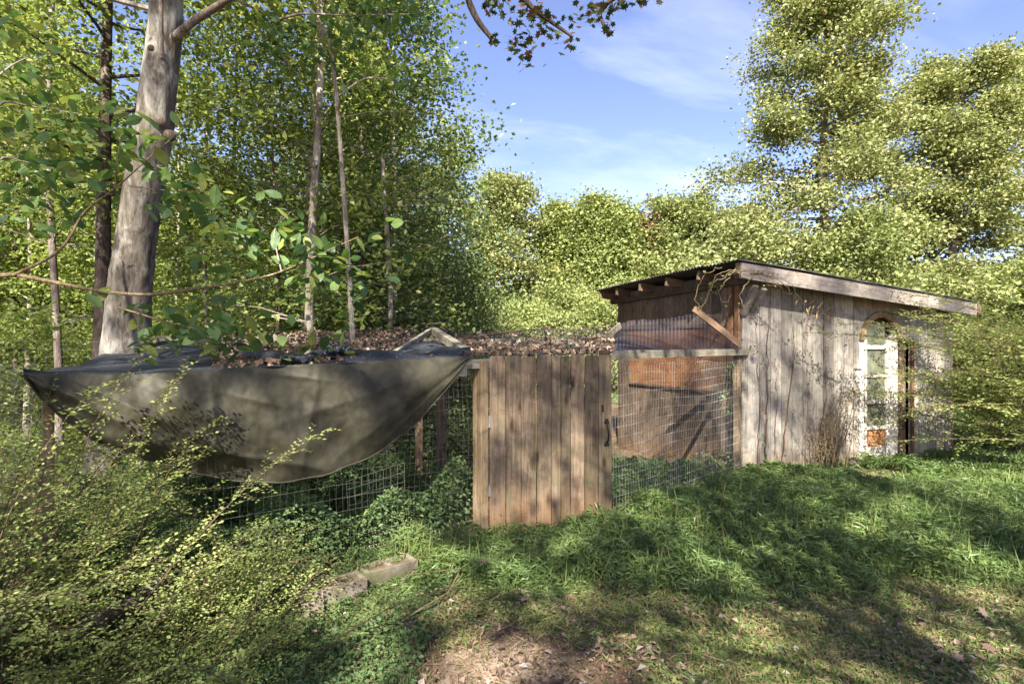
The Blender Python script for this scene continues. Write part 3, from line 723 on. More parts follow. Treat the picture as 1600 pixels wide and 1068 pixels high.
# top surface pieces of the cloth
def topsheet(x0, x1, w1f, name, lift=.0, seed=0, amp=.03):
    nu, nv = 70, 26; V = []
    for a in range(nu + 1):
        px = x0 + (x1 - x0) * a / nu
        for b in range(nv + 1):
            w = w1f(px) * b / nv; p = roofpt(px, w, 0)
            if b <= 1: d = dfront(px) - (.07 if b == 0 else .03); p = at(px, ytop(px) - (0 if b == 0 else .8), d)
            else: p[2] += lift * min(1, b / 4) + amp * (math.sin(px * .05 + w * 9 + seed) * .5 + .5) * min(1, b / 6)
            V.append(p)
    mb = MB(); mb.add(V, [[a * (nv + 1) + b, (a + 1) * (nv + 1) + b, (a + 1) * (nv + 1) + b + 1, a * (nv + 1) + b + 1] for a in range(nu) for b in range(nv)])
    o_ = rel(mb, CB, name, M['cloth_top'], cloth, smooth=True); so = o_.modifiers.new('thick', 'SOLIDIFY'); so.thickness = .004
topsheet(37, 352, lambda x: float(np.interp(x, [37, 110, 180, 290, 330, 352], [.0, .45, .8, .9, .6, .02])), 'top_panel', .01, 0, .02)
topsheet(540, 735, lambda x: float(np.interp(x, [540, 600, 680, 720, 735], [.03, .3, .62, .35, .02])), 'top_panel', .035, 2, .05)
topsheet(352, 540, lambda x: .05, 'top_panel', .0, 1, .0)
def fold(P, r, name='fold'):
    mb = MB(); P = np.array(P); n_ = 24; t_ = np.linspace(0, 1, n_); s_ = np.linspace(0, 1, len(P))
    Q_ = np.stack([np.interp(t_, s_, P[:, i_]) for i_ in range(3)], -1)
    Q_ += .01 * np.sin(t_ * 23)[:, None]; rr = r * (.35 + .65 * np.sin(np.clip(t_, .02, .98) * math.pi)) * (1 + .15 * np.sin(t_ * 17))
    mb.tube(Q_, rr, 10); rel(mb, CB, name, M['cloth_top'], cloth, smooth=True)
fold([roofpt(372, .55, .03), roofpt(405, .35, .05), roofpt(440, .18, .05), roofpt(482, .02, .02)], .055)
fold([roofpt(430, .30, .02), roofpt(480, .26, .03), roofpt(528, .34, .08), roofpt(556, .22, .06), roofpt(575, .1, .03)], .06)
# metal rings along the lower hem
for px in (152, 186, 224, 500, 528, 557, 586, 612):
    y = float(np.interp(px, tb_x, tb_y)) + 3; c = at(px, y, dfront(px) - .02); mb = MB()
    ax = np.array([.8, .6, 0]); r_ = .022
    P = [c + ax * r_ * math.cos(a) + Z3 * (-.008 + r_ * .75 * math.sin(a)) for a in np.linspace(0.5, 5.6, 12)]
    mb.tube(P, .0018, 5); rel(mb, CB, 'ring', M['ring'], cloth)

# ------------------------------------------------------------------ concrete blocks, rock, canes, logs
def block(px, py, d, L, W_, H, yaw, label, tilt=0):
    t_ = thing('concrete_block', label, 'block', tuple(at(px, py, d)), 'concrete blocks edging the run', yaw)
    mb = MB(); wl = .032
    for y in (-1, 1): mb.box((0, y * (W_ / 2 - wl / 2), 0), (L / 2, 0, 0), (0, wl / 2, 0), (0, 0, H / 2))
    for x in (-L / 2 + wl / 2, 0, L / 2 - wl / 2): mb.box((x, 0, -.003), (wl / 2, 0, 0), (0, W_ / 2 - wl - .001, 0), (0, 0, H / 2))
    mb.box((0, 0, -H / 2 + .02), (L / 2 - wl, 0, 0), (0, W_ / 2 - wl - .001, 0), (0, 0, .015))
    o_ = mb.build('shell', M['concrete'], t_); bv = o_.modifiers.new('bevel', 'BEVEL'); bv.width = .004; bv.segments = 1
    ms = MB(); ms.box((-L * .25, 0, .01), (L * .22, 0, 0), (0, W_ / 2 - wl - .004, 0), (0, 0, H / 2 - .03)); ms.box((L * .25, 0, .004), (L * .22, 0, 0), (0, W_ / 2 - wl - .004, 0), (0, 0, H / 2 - .03))
    ms.build('soil_fill', M['soil'], t_)
    t_.rotation_euler = (tilt, 0, yaw); return t_
block(523, 928, 3.92, .42, .19, .19, fyaw + .0, 'mossy concrete block with open cores, nearest the ring of brambles')
block(607, 897, 4.23, .42, .19, .19, fyaw + .02, 'concrete block farther right in the row, half sunk in weeds')
block(484, 955, 3.72, .14, .19, .19, fyaw, 'broken stub of concrete block at the left end of the row')
block(975, 873, 4.62, .36, .14, .10, .1, 'flat concrete block almost buried in green grass before the gate')
mb = MB()
for nm, P, r, lab in (
    ('cane', [at(592, 992, 3.4), at(650, 955, 3.55), at(700, 925, 3.75), at(716, 896, 3.9)], .007, 'thick bare cane leaning from the dirt towards the gate'),
    ('cane', [at(595, 985, 3.42), at(622, 920, 3.6), at(655, 868, 3.8)], .004, 'thin steep cane left of the thick one'),
    ('cane', [at(640, 897, 3.9), at(680, 892, 3.95), at(722, 887, 4.0)], .004, 'short cane lying level over the weeds')):
    m_ = MB(); m_.tube(P, r, 6); tag(m_.build(nm, M['dryleaf'] if False else M['stem_tan'], smooth=True), lab, 'stick')
for (a, b, r, lab) in ((at(100, 1000, 2.7), at(262, 905, 3.35), .05, 'mossy log lying along the foot of the fence'), (at(170, 905, 3.5), at(250, 872, 3.8), .04, 'thin log lying behind the mossy log')):
    m_ = MB(); P = [a + (b - a) * k_ + np.array([0, 0, .012 * math.sin(k_ * 9)]) for k_ in np.linspace(0, 1, 10)]
    m_.tube(P, [r * (1 + .1 * math.sin(k_ * 7)) for k_ in range(10)], 10); tag(m_.build('log', M['bark_dark'], smooth=True), lab, 'log')
def rock(px, py, d, r, lab, mat='stone_dark'):
    import bmesh
    bm = bmesh.new(); bmesh.ops.create_icosphere(bm, subdivisions=3, radius=r)
    for v in bm.verts: v.co *= 1 + .18 * math.sin(v.co.x * 5 / r * .7 + v.co.z * 3 / r) + .08 * math.sin(v.co.y * 9 / r); v.co.z *= .7
    me = bpy.data.meshes.new('rock'); bm.to_mesh(me); bm.free(); me.materials.append(M[mat])
    for p in me.polygons: p.use_smooth = True
    o_ = obj('rock', me, None, tuple(at(px, py, d))); tag(o_, lab, 'rock')
rock(122, 928, 2.85, .045, 'small purplish brown rock caught in the brambles')
rock(1332, 722, 7.9, .05, 'dark round stone at the foot of the shed beside the door')

# ------------------------------------------------------------------ trees
# places the photograph shows in sunlight: (point, radius); the crowns behind the camera leave these lines to the sun open
LIT = []
def lit(p, r): LIT.append((np.asarray(p, float), r))
for px, py, r in ((1240, 530, .2), (1275, 540, .3), (1310, 560, .32), (1330, 620, .35), (1350, 690, .33), (1375, 600, .5), (1390, 690, .5), (1400, 540, .35), (1360, 560, .35), (1360, 650, .4), (1300, 620, .2), (1440, 600, .18), (1460, 560, .22), (1475, 650, .16), (1440, 690, .2),
                  (1420, 470, .3), (1330, 455, .22), (1250, 440, .15)): lit(on_long(px, py), r)
for px, py, r in ((983, 640, .22), (992, 690, .18), (1022, 660, .16), (1018, 700, .22), (1060, 545, .3), (1010, 555, .22), (1100, 560, .18), (1085, 735, .12)): lit(on_short(px, py), r)
lit(gp(gate_q(915), 0, .75), .07); lit(gp(gate_q(922), 0, .5), .09); lit(gp(gate_q(930), 0, .25), .12); lit(gp(gate_q(905), 0, .95), .05); lit(gp(gate_q(842), 0, .9), .03)
for px, py, r in ((175, 652, .20), (215, 670, .12), (470, 600, .13), (545, 690, .12), (420, 720, .1), (640, 550, .16), (690, 545, .12), (300, 660, .08)): lit(at(px, py, dfront(px) - .2), r)
def gpx(px, py):
    d = F * EYE / (py - HOR); return at(px, py, d)
for px, py, r in ((1180, 985, .14), (1130, 1040, .18), (1250, 1060, .22), (1100, 1000, .1), (1150, 835, .13), (1340, 1050, .12), (1400, 900, .1), (1500, 980, .1), (880, 960, .07), (830, 1040, .12), (740, 1010, .14), (690, 950, .08), (660, 880, .12),
                  (600, 1040, .16), (1330, 850, .25), (1450, 790, .4), (1560, 760, .6), (1420, 750, .5), (1370, 745, .4), (1560, 850, .3), (1250, 800, .14), (1210, 1040, .2), (1460, 1030, .2), (1300, 960, .12), (770, 1050, .16), (1050, 1060, .12), (700, 1040, .12), (1500, 900, .2), (1180, 880, .12), (1400, 830, .3), (1550, 930, .2), (1380, 980, .18), (1480, 1000, .15), (1560, 1030, .2), (1280, 900, .14), (1000, 1000, .12), (1420, 940, .1), (1100, 900, .1), (960, 960, .08), (540, 960, .1), (1020, 830, .1), (920, 905, .08), (1480, 720, .8), (640, 860, .18), (430, 930, .2), (950, 1050, .1)): lit(gpx(px, py), r)
for px, py, d, r in ((60, 700, 2.6, .3), (150, 640, 2.8, .18), (230, 720, 2.8, .2), (100, 800, 2.6, .25), (250, 830, 2.9, .28), (330, 760, 3.0, .2), (380, 850, 3.1, .25), (180, 920, 2.7, .25), (20, 850, 2.4, .3), (320, 930, 3.0, .22),
                     (600, 640, 6.5, .5), (720, 620, 7, .4), (1550, 560, 7, 1.0), (1480, 520, 7, .5), (1500, 650, 7.5, .5), (240, 120, 6.5, .25), (255, 250, 6.5, .2), (245, 350, 6.5, .12)): lit(at(px, py, d), r)
LP = np.array([p for p, r in LIT]); LR = np.array([r for p, r in LIT])
def keep_open(C, k=1.0):
    """mask of leaves that do not stand between the sun and a sunlit place"""
    ok = np.ones(len(C), bool)
    for p, r in zip(LP, LR):
        v = C - p; a = v @ S; d = np.linalg.norm(v - a[:, None] * S, axis=1); ok &= (d > r * k) | (a < 0)
    return ok

def tree_meshes(name, H, z0, prof, nleaf, lsize, lmat, tr, bmat, seed, limbs=26, lean=(0, 0), sub=5, sig=.33, elev=(.1, .8), wobble=.12, forks=None, flt=None, flat=.6, loc=None, tk=8, lw=.7):
    rg = np.random.default_rng(seed)
    tb = MB(); cb = MB(); n = 12
    zt = np.linspace(-.15, H * .96, n); ph = rg.uniform(0, 6, 2)
    lx = lean[0] * (zt / H) + wobble * np.sin(zt * .45 + ph[0]) * (zt.clip(0) / H) ** .5; ly = lean[1] * (zt / H) + wobble * np.cos(zt * .38 + ph[1]) * (zt.clip(0) / H) ** .5
    T = np.stack([lx - lx[0], ly - ly[0], zt], -1)
    rad = tr * (1 - .88 * (zt / H).clip(0, 1)) * (1 + .35 * np.exp(-zt.clip(0) * 2.2))
    tb.tube(T, rad, tk)
    C = []; G = []
    for i_ in range(limbs):
        h = z0 + (H * .97 - z0) * ((i_ + rg.random()) / limbs); rel_ = (h - z0) / (H - z0)
        az = i_ * 2.4 + rg.uniform(-.5, .5)
        L = prof(rel_, az) * rg.uniform(.72, 1.12)
        e = elev[0] + (elev[1] - elev[0]) * rel_ + rg.uniform(-.15, .15)
        b = np.array([np.interp(h, zt, T[:, 0]), np.interp(h, zt, T[:, 1]), h]); br = np.interp(h, zt, rad)
        s_ = np.linspace(0, 1, 7)
        dirh = np.array([math.cos(az), math.sin(az), 0])
        P = b + dirh * (L * s_)[:, None] + Z3 * (L * math.tan(e) * (s_ - .25 * s_ ** 2))[:, None] + rg.normal(size=(7, 3)) * .04 * L * s_[:, None]
        tb.tube(P, np.maximum(br * .42 * (1 - .9 * s_), .006), 5)
        for j_ in range(sub):
            u = rg.uniform(.3, 1.0); q = np.array([np.interp(u, s_, P[:, k_]) for k_ in range(3)])
            a2 = az + rg.choice([-1, 1]) * rg.uniform(.4, 1.3); L2 = L * rg.uniform(.18, .42) * (1.2 - u * .5)
            e2 = e * .6 + rg.uniform(-.4, .5); d2 = np.array([math.cos(a2) * math.cos(e2), math.sin(a2) * math.cos(e2), math.sin(e2)])
            P2 = q + d2 * (np.linspace(0, 1, 4) * L2)[:, None]
            tb.tube(P2, [max(br * .12, .006), max(br * .08, .005), .004, .003], 3)
            for kk in (.35, .7, 1.0): C.append(q + d2 * L2 * kk); G.append(rg.random())
        C.append(P[-1]); G.append(rg.random()); C.append(P[-2]); G.append(rg.random())
    C = np.array(C); G = np.array(G)
    idx = rg.integers(0, len(C), nleaf); off = rg.normal(size=(nleaf, 3)) * sig; off[:, 2] *= flat; off[:, 2] -= .05
    P = C[idx] + off
    if flt is not None:
        k_ = flt(P); P = P[k_]; idx = idx[k_]
    cb.leaves(P, lsize * rg.uniform(.7, 1.25, len(P)), rng=rg, var=.55 * G[idx] + .45 * rg.random(len(P)), width=lw)
    return tb.mesh('trunk', M[bmat], True), cb.mesh('crown', M[lmat])
def tree(name, label, loc, meshes, group=None, rz=0, sc=1, cat='tree'):
    t_ = thing(name, label, cat, loc, group, rz); t_.scale = (sc, sc, sc) if not hasattr(sc, '__len__') else sc
    obj('trunk', meshes[0], t_); obj('crown', meshes[1], t_); return t_
oval = lambda r, p=.35: (lambda t_, az: r * (math.sin(math.pi * (min(max(t_, 0), 1) * .86 + .12)) ** .7) * (1 + .22 * math.sin(az * 2 + p * 9)))
cone = lambda r: (lambda t_, az: r * (1 - t_) ** .75 * (1 + .2 * math.sin(az * 3)) + .25)

def gpos(px, d): x = (px - 800) / F * d; return (x, d, float(gz(x, d)))
# tall gum trees on the right
prA = lambda t_, az: float(np.interp(t_, [0, .12, .3, .45, .7, .9, 1], [2.1, 2.7, 2.8, 2.4, 1.95, 1.2, .4])) * (1 + .5 * max(0, -math.cos(az)) * (1 if t_ < .4 else 0) + .15 * math.sin(az * 3 + t_ * 9))
tree('sweetgum_tree', 'tallest sunlit tree directly behind the shed roof, top out of the picture', gpos(1292, 20), tree_meshes('a', 17.2, 3.2, prA, 84000, .135, 'leaf_sun', .26, 'bark_grey', 11, 78, sub=9, sig=.37, elev=(.0, .8)))
prB = lambda t_, az: float(np.interp(t_, [0, .2, .5, .8, 1], [1.8, 2.3, 2.4, 1.8, .6])) * (1 + .2 * math.sin(az * 3 + 1))
tree('sweetgum_tree', 'broad sunlit tree right of the tallest one, with pale bare limbs showing', gpos(1482, 21.5), tree_meshes('b', 13.0, 6.0, prB, 54000, .135, 'leaf_sun', .24, 'bark_grey', 12, 54, sub=8, sig=.34, elev=(.1, .8), lean=(.5, 0)))
tree('sweetgum_tree', 'yellowing tree at the right edge of the picture', gpos(1640, 22), tree_meshes('c', 13.9, 3.0, oval(2.4), 30000, .14, 'leaf_yellow', .24, 'bark_grey', 13, 54, sub=8, sig=.36))
tree('sweetgum_tree', 'lower sunlit tree filling the gap behind the two tall trees', gpos(1395, 25), tree_meshes('d', 7.6, 1.5, oval(2.4), 26000, .16, 'leaf_sun', .2, 'bark_grey', 14, 40, sub=7, sig=.42))
mLow = tree_meshes('e', 6.3, .6, oval(2.6), 15000, .16, 'leaf_pale', .12, 'bark_grey', 15, 30, sub=7, sig=.4)
mLow2 = tree_meshes('f', 6.0, .4, oval(2.4), 15000, .16, 'leaf_sun', .12, 'bark_grey', 16, 30, sub=7, sig=.4)
for px, d, sc_, ms, lab in ((1175, 17.5, .9, mLow2, 'low bushy tree at the left foot of the tallest tree, above the roof peak'), (1345, 16.5, .8, mLow, 'low pale bushy tree showing above the middle of the sloping eave'),
                          (1475, 16.5, .68, mLow2, 'low bushy tree showing above the low end of the shed roof'), (1585, 19, .7, mLow, 'low pale tree at the right behind the privet')):
    tree('small_tree', lab, gpos(px, d), ms, 'low trees behind the shed', R.uniform(0, 6), sc_)
# middle group
d = 33
for px, top, w, lmat, lab, sd, nl in ((788, 268, 2.0, 'leaf_sun', 'rounded bright tree next to the forest edge, tallest of the middle group', 21, 30000),
                              (872, 306, 1.5, 'leaf_yellow', 'narrow yellow green tree with a pointed top in the middle group', 22, 24000),
                              (930, 312, 1.5, 'leaf_yellow', 'second pointed yellow green tree of the middle group', 23, 24000),
                              (968, 330, 1.3, 'leaf_yellow', 'shorter yellow green tree beside the reddish one', 24, 20000),
                              (1000, 340, 1.3, 'leaf_rust', 'small reddish brown crown between the yellow and the round tree', 25, 12000),
                              (1060, 322, 2.3, 'leaf_pale', 'round grey green oak in the middle group', 26, 36000),
                              (1120, 350, 2.1, 'leaf_pale', 'lower grey green tree just left of the shed peak', 27, 26000)):
    H = 1.8 + (HOR - top) / F * d; pr = cone(w * 1.45) if lmat == 'leaf_yellow' else oval(w * 1.15)
    tree('broadleaf_tree', lab, gpos(px, d + R.uniform(-1, 2)), tree_meshes('m', H, 1.2, pr, int(nl * 1.3), .2, lmat, .2, 'bark_grey', sd, 60, sub=7, sig=.5))
ms1 = tree_meshes('s1', 4.6, .1, oval(2.3), 12000, .17, 'leaf_pale', .08, 'bark_grey', 31, 26, sub=7, sig=.42)
ms2 = tree_meshes('s2', 4.2, .1, oval(2.2), 12000, .16, 'leaf_yellow', .08, 'bark_grey', 32, 26, sub=7, sig=.42)
for i_, (px, d, sc_) in enumerate(((775, 19, .62), (825, 22, .75), (870, 20, .6), (930, 23, .8), (990, 21, .7), (800, 27, .85), (890, 28, 1.0), (980, 27, 1.0), (1060, 26, 1.2), (1140, 27, 1.2), (1530, 24, 1.1), (1600, 16, .75), (1660, 14, .8), (1700, 19, 1))):
    tree('shrub', ('pale shrub next to the woodland edge behind the netting roof', 'yellow green shrub second from the woodland edge', 'pale shrub in the middle of the clearing edge', 'yellow green shrub left of the shed roof', 'pale shrub touching the left eave of the shed', 'taller shrub in the second row below the rounded tree', 'taller pale shrub in the second row below the pointed trees', 'second row shrub below the reddish crown', 'second row shrub below the round oak', 'second row shrub directly behind the roof peak', 'shrub in the gap under the broad tree at the right', 'shrub at the right border behind the privet', 'shrub just outside the right border', 'far shrub outside the right border')[i_], gpos(px, d), (ms1, ms2)[i_ % 2], 'shrubs along the clearing edge', R.uniform(0, 6), sc_, 'shrub')

# forest on the left
fl1 = tree_meshes('f1', 13, 2.5, oval(2.1), 10500, .14, 'leaf_forest', .10, 'bark_pale', 41, 40, sub=6, sig=.27, tk=7)
fl2 = tree_meshes('f2', 15, 4.0, oval(2.3), 10500, .14, 'leaf_forest', .13, 'bark_dark', 42, 40, sub=6, sig=.28, tk=7)
fl3 = tree_meshes('f3', 8, 1.0, oval(1.8), 8500, .12, 'leaf_forest', .05, 'bark_pale', 43, 32, sub=6, sig=.25, tk=6)
fl4 = tree_meshes('f4', 11, 1.6, oval(1.8), 13000, .085, 'leaf_dark', .09, 'bark_dark', 44, 40, sub=7, sig=.36, tk=7)
fl5 = tree_meshes('f5', 3.4, .1, oval(1.5), 8500, .10, 'leaf_forest', .03, 'bark_pale', 45, 20, sub=6, sig=.34, tk=5)
fl6 = tree_meshes('f6', 12, 3.0, oval(1.2), 2600, .13, 'leaf_forest', .065, 'bark_pale', 46, 20, sub=4, sig=.35, tk=6)
fo = [('forest_tree', 'slender pale barked tree in the dense woodland on the left', fl1, 'pale slender trees of the woodland', 'tree'),
      ('forest_tree', 'tall dark barked tree in the dense woodland on the left', fl2, 'tall dark trees of the woodland', 'tree'),
      ('sapling', 'thin sapling growing under the woodland trees on the left', fl3, 'saplings of the woodland', 'tree'),
      ('understory_bush', 'low leafy bush on the woodland floor on the left', fl5, 'bushes on the woodland floor', 'bush'),
      ('pole_tree', 'thin straight pole like trunk with few leaves in the woodland on the left', fl6, 'pole like trunks of the woodland', 'tree')]
rg = np.random.default_rng(99); placed = 0; pts = []
while placed < 100:
    d = rg.uniform(10.5, 30); px = rg.uniform(-330, 700)
    x = (px - 800) / F * d
    if any((x - a) ** 2 + (d - b) ** 2 < 1.3 for a, b in pts): continue
    if d < 14 and px > 610: continue
    pts.append((x, d)); k_ = int(rg.choice(5, p=[.22, .10, .14, .20, .34])); nm, lab, ms, grp, cat = fo[k_]
    mx_ = 1.05 if px < 280 else (.78 if k_ != 4 else .95)
    tree(nm, lab, (x, d, float(gz(x, d))), ms, grp, rg.uniform(0, 6), rg.uniform(.8, 1.0) * mx_, cat); placed += 1
# edge trees told apart in the photograph
tree('holly_tree', 'dark glossy small leaved tree in the middle of the woodland edge', gpos(430, 9.3), fl4, None, 1.0, .72)
tree('edge_tree', 'leafy tree at the right edge of the woodland against the sky', gpos(612, 11.5), tree_meshes('g1', 11.2, 1.0, oval(1.7), 24000, .10, 'leaf_dark', .10, 'bark_pale', 51, 52, sub=8, sig=.30))
tree('edge_tree', 'straight pale trunked tree left of the edge tree, crown over the netting roof', gpos(486, 9.5), tree_meshes('g2', 12, 2.6, oval(1.9), 15000, .10, 'leaf_forest', .13, 'bark_pale', 52, 34, sub=6, sig=.30))
tree('edge_bush', 'dark leafy bush under the right edge of the woodland', gpos(715, 12.5), tree_meshes('g3', 4.6, .1, oval(1.0), 12000, .085, 'leaf_dark', .05, 'bark_dark', 53, 26, sub=6, sig=.28), cat='bush')
tree('edge_bush', 'lower dark bush beside the back fence', gpos(640, 11.0), tree_meshes('g5', 3.2, .1, oval(1.3), 11000, .08, 'leaf_dark', .05, 'bark_dark', 55, 24, sub=6, sig=.28), cat='bush')
tree('twin_trunk_tree', 'dark forked trunk rising left of the big leaning trunk', gpos(152, 8.6), tree_meshes('g4', 13, 4.5, oval(2.2), 14000, .11, 'leaf_forest', .14, 'bark_dark', 54, 34, sub=6, sig=.34, lean=(.1, .3)))
def trunk_line(px0, px1, d, r, lab, mat='bark_pale', ytop_=-60):
    a = at(px0, 545, d); a[2] = float(gz(a[0], a[1])) - .1; b = at(px1, ytop_, d); m_ = MB(); n_ = 14
    P = [a + (b - a) * k_ + np.array([.05 * math.sin(k_ * 7 + px0), .04 * math.cos(k_ * 5 + px0), 0]) for k_ in np.linspace(0, 1, n_)]
    m_.tube(np.array(P) - a, np.linspace(r, r * .55, n_), 8)
    t_ = thing('slim_tree', lab, 'tree', tuple(a)); obj('trunk', m_.mesh('trunk', M[mat], True), t_)
    cb = MB(); C = []; br = MB()
    rg2 = np.random.default_rng(int(px0))
    for k_ in range(16):
        q = np.array(P[rg2.integers(4, n_)]) - a; az = rg2.uniform(0, 6.28); L = rg2.uniform(.5, 1.5); e = q + np.array([math.cos(az) * L, math.sin(az) * L, rg2.uniform(.0, .5)]); br.tube([q, (q + e) / 2 + Z3 * .08, e], [.012, .009, .004], 4)
        C.append(e + rg2.normal(size=(90, 3)) * .22)
    cb.leaves(np.concatenate(C), .1, rng=rg2); obj('limbs', br.mesh('limbs', M[mat], True), t_)['kind'] = 'stuff'; obj('crown', cb.mesh('crown', M['leaf_forest']), t_)
trunk_line(486, 496, 8.2, .075, 'pale slim trunk standing right behind the netting roof')
trunk_line(607, 603, 9.5, .06, 'slim grey trunk behind the sloping roof beam', 'bark_grey', 250)
trunk_line(88, 80, 9.5, .07, 'slim grey trunk near the left border', 'bark_grey')
trunk_line(328, 322, 10.5, .045, 'very thin pale trunk right of the big leaning trunk', 'bark_pale')
trunk_line(372, 366, 11.5, .05, 'thin dark stem in the shade of the holly', 'bark_dark')
trunk_line(568, 560, 10.0, .05, 'thin dark trunk behind the fallen leaves on the roof', 'bark_dark', 120)
# far woodland closing the horizon
rg = np.random.default_rng(5); n = 230000
az = rg.uniform(-1.25, 1.25, n); rr = rg.uniform(44, 62, n); x = rr * np.sin(az); y = rr * np.cos(az)
hmax = 6.2 + 2.2 * wob(x, y, .12, 1) + 1.2 * wob(x, y, .5, 3); hmax = np.where(az < -.12, hmax + 6, hmax); z = hmax * rg.random(n) ** .8
cb = MB(); cb.leaves(np.stack([x, y, z], -1), rg.uniform(.3, .55, n), rng=rg, var=.5 + .35 * wob(x, y, .35, 7) + .25 * (rg.random(n) - .5))
tag(cb.build('far_woodland', M['leaf_pale']), 'distant woodland that closes the view behind the clearing', 'woodland', kind='stuff')

# the big leaning trunk on the left
d = 6.3; prof = [(190, 620, 37), (199, 540, 32), (201, 470, 30), (211, 400, 28), (224, 300, 26.5), (241, 200, 26), (252, 100, 24), (260, 0, 22.5), (266, -120, 21), (268, -300, 19), (272, -600, 17), (280, -900, 11)]
base = at(185, 545, d); base[2] = float(gz(base[0], base[1]))
bt = thing('leaning_tree', 'big leaning grey brown trunk at the left with dark knots', 'tree', tuple(base))
P = [np.array([base[0], d, -.1])] + [at(px, py, d) for px, py, w in prof]; rr_ = [.40] + [w / F * d for px, py, w in prof]
pi = np.linspace(0, len(P) - 1, 420); PP = np.stack([np.interp(pi, range(len(P)), np.array(P)[:, k_]) for k_ in range(3)], -1); rr2 = np.interp(pi, range(len(P)), rr_)
def smooth1(a, n_=3):
    for _ in range(n_): a[1:-1] = (a[:-2] + a[1:-1] * 2 + a[2:]) / 4
    return a
PP = smooth1(PP, 60); k_ = 72; mb = MB(); th = np.arange(k_) * 2 * math.pi / k_; V = []
for j_, (p, r_) in enumerate(zip(PP, rr2)):
    for a in th: V.append(p + np.array([math.cos(a), math.sin(a), 0]) * r_ * (1 + .035 * math.sin(a * 3 + p[2]) + .02 * math.sin(a * 7 + p[2] * 4) + .02 * math.sin(p[2] * 6 + a) + .028 * wob(a * 3.2 + .3 * math.sin(p[2] * 3), p[2] * 1.1, 2.4, 1) + .02 * wob(a * 7, p[2] * 3.5, 2.2, 4)) - base)
i0 = np.arange(len(PP) - 1)[:, None] * k_; jj = np.arange(k_)[None]; j2 = (jj + 1) % k_
mb.add(V, np.stack([i0 + jj, i0 + j2, i0 + k_ + j2, i0 + k_ + jj], -1).reshape(-1, 4)); mb.build('trunk', M['bark_big'], bt, True)
def limb(P, R_, name='limb', mat='bark_grey', par=bt, b=base):
    m_ = MB(); P = np.array(P); t_ = np.linspace(0, len(P) - 1, 16); Q_ = np.stack([np.interp(t_, range(len(P)), P[:, q]) for q in range(3)], -1); Q_ = smooth1(Q_, 2)
    m_.tube(Q_, np.interp(t_, range(len(P)), R_), 9); return rel(m_, b, name, M[mat], par, smooth=True)
limb([at(272, 60, 6.2), at(300, 35, 6.0), at(356, 0, 5.8), at(430, -50, 5.6)], [.05, .042, .036, .028]); limb([at(253, 90, 6.15), at(252, 40, 6.0), at(251, -40, 5.9)], [.026, .022, .02])
for px, py, r_ in ((244, 188, .075), (262, 210, .07), (235, 75, .05)):
    m_ = MB(); c = at(px, py, d - rr_[4] * .86); P = [c, c + np.array([.0, -.025, -.012])]; m_.tube([c + np.array([0, .05, 0]), c + np.array([0, -.0, 0]), c + np.array([0, -.008, 0])], [r_, r_ * .8, .004], 12); rel(m_, base, 'knot', M['bark_dark'], bt, smooth=True)
cb = MB(); rg = np.random.default_rng(61); C = []; lb = MB()
for i_ in range(26):
    s0 = PP[rg.integers(266, 420)]; a = rg.uniform(0, 6.28); L = rg.uniform(1, 2.8); e = s0 + np.array([math.cos(a) * L, math.sin(a) * L, rg.uniform(.2, 1.4)]); lb.tube([s0, (s0 + e) / 2 + Z3 * .15, e], [.035, .022, .006], 5)
    C.append(e + rg.normal(size=(330, 3)) * .42)
C = np.concatenate(C); C = C[C[:, 2] > 5.6]; cb.leaves(C, .12, rng=rg); rel(lb, base, 'limbs', M['bark_grey'], bt, kind='stuff'); rel(cb, base, 'crown', M['leaf_forest'], bt)

# ------------------------------------------------------------------ shade trees behind the camera (crowns open towards the sunlit places)
def shade_tree(lab, x, y, H, z0, r, n, seed):
    loc = np.array([x, y, 0.])
    f = lambda P: keep_open(P + loc)
    return tree('maple_tree', lab, (x, y, 0), tree_meshes('sh', H, z0, oval(r), n, .24 if H > 12 else .14, 'leaf_maple', .3 if H > 12 else .18, 'bark_grey', seed, 50, sub=8, sig=.7, flt=f), 'shade trees behind the photographer')
for i_, (x, y, H, z0, r, n) in enumerate(((-11.5, -15, 24, 10, 5.4, 6500), (-5.0, -15.5, 25, 10, 5.4, 7500), (1.8, -15, 25, 10, 5.4, 7500), (8.6, -14, 24, 10, 5.0, 4200), (1.5, -4.0, 10.5, 4.6, 2.7, 1500))):
    st = shade_tree(('maple shading the brambles', 'maple shading the shade cloth', 'maple shading the gate and the grass', 'maple shading the right side of the clearing', 'maple whose twigs hang into the top of the picture')[i_] + ', standing behind the viewpoint', x, y, H, z0, r, n, 70 + i_)
last = st; LB = np.array([1.5, -4.0, 0])

# lobed maple leaf, shared
def leafmesh(name, pts, mat, L, bend=.18):
    V = [(0, 0, 0)] + [(x * L, y * L, -bend * L * (x * x + y * y) * 1.2 + .10 * L * abs(x)) for x, y in pts]
    n_ = len(pts); Fc = [(0, i_ + 1, (i_ + 1) % n_ + 1) for i_ in range(n_)]
    me = bpy.data.meshes.new(name); me.from_pydata(V, [], Fc); me.materials.append(mat)
    a = me.attributes.new('var', 'FLOAT', 'POINT'); return me
def leafset(name, pts, mat, L, vals):
    ms = []
    for v in vals:
        me = leafmesh(name, pts, mat, L); me.attributes['var'].data.foreach_set('value', np.full(len(me.vertices), v, dtype=np.float32)); ms.append(me)
    return ms
maple = [(0, -.42), (.06, -.12), (.34, -.22), (.28, .0), (.50, .12), (.30, .16), (.24, .30), (.10, .24), (0, .55), (-.10, .24), (-.24, .30), (-.30, .16), (-.50, .12), (-.28, .0), (-.34, -.22), (-.06, -.12)]
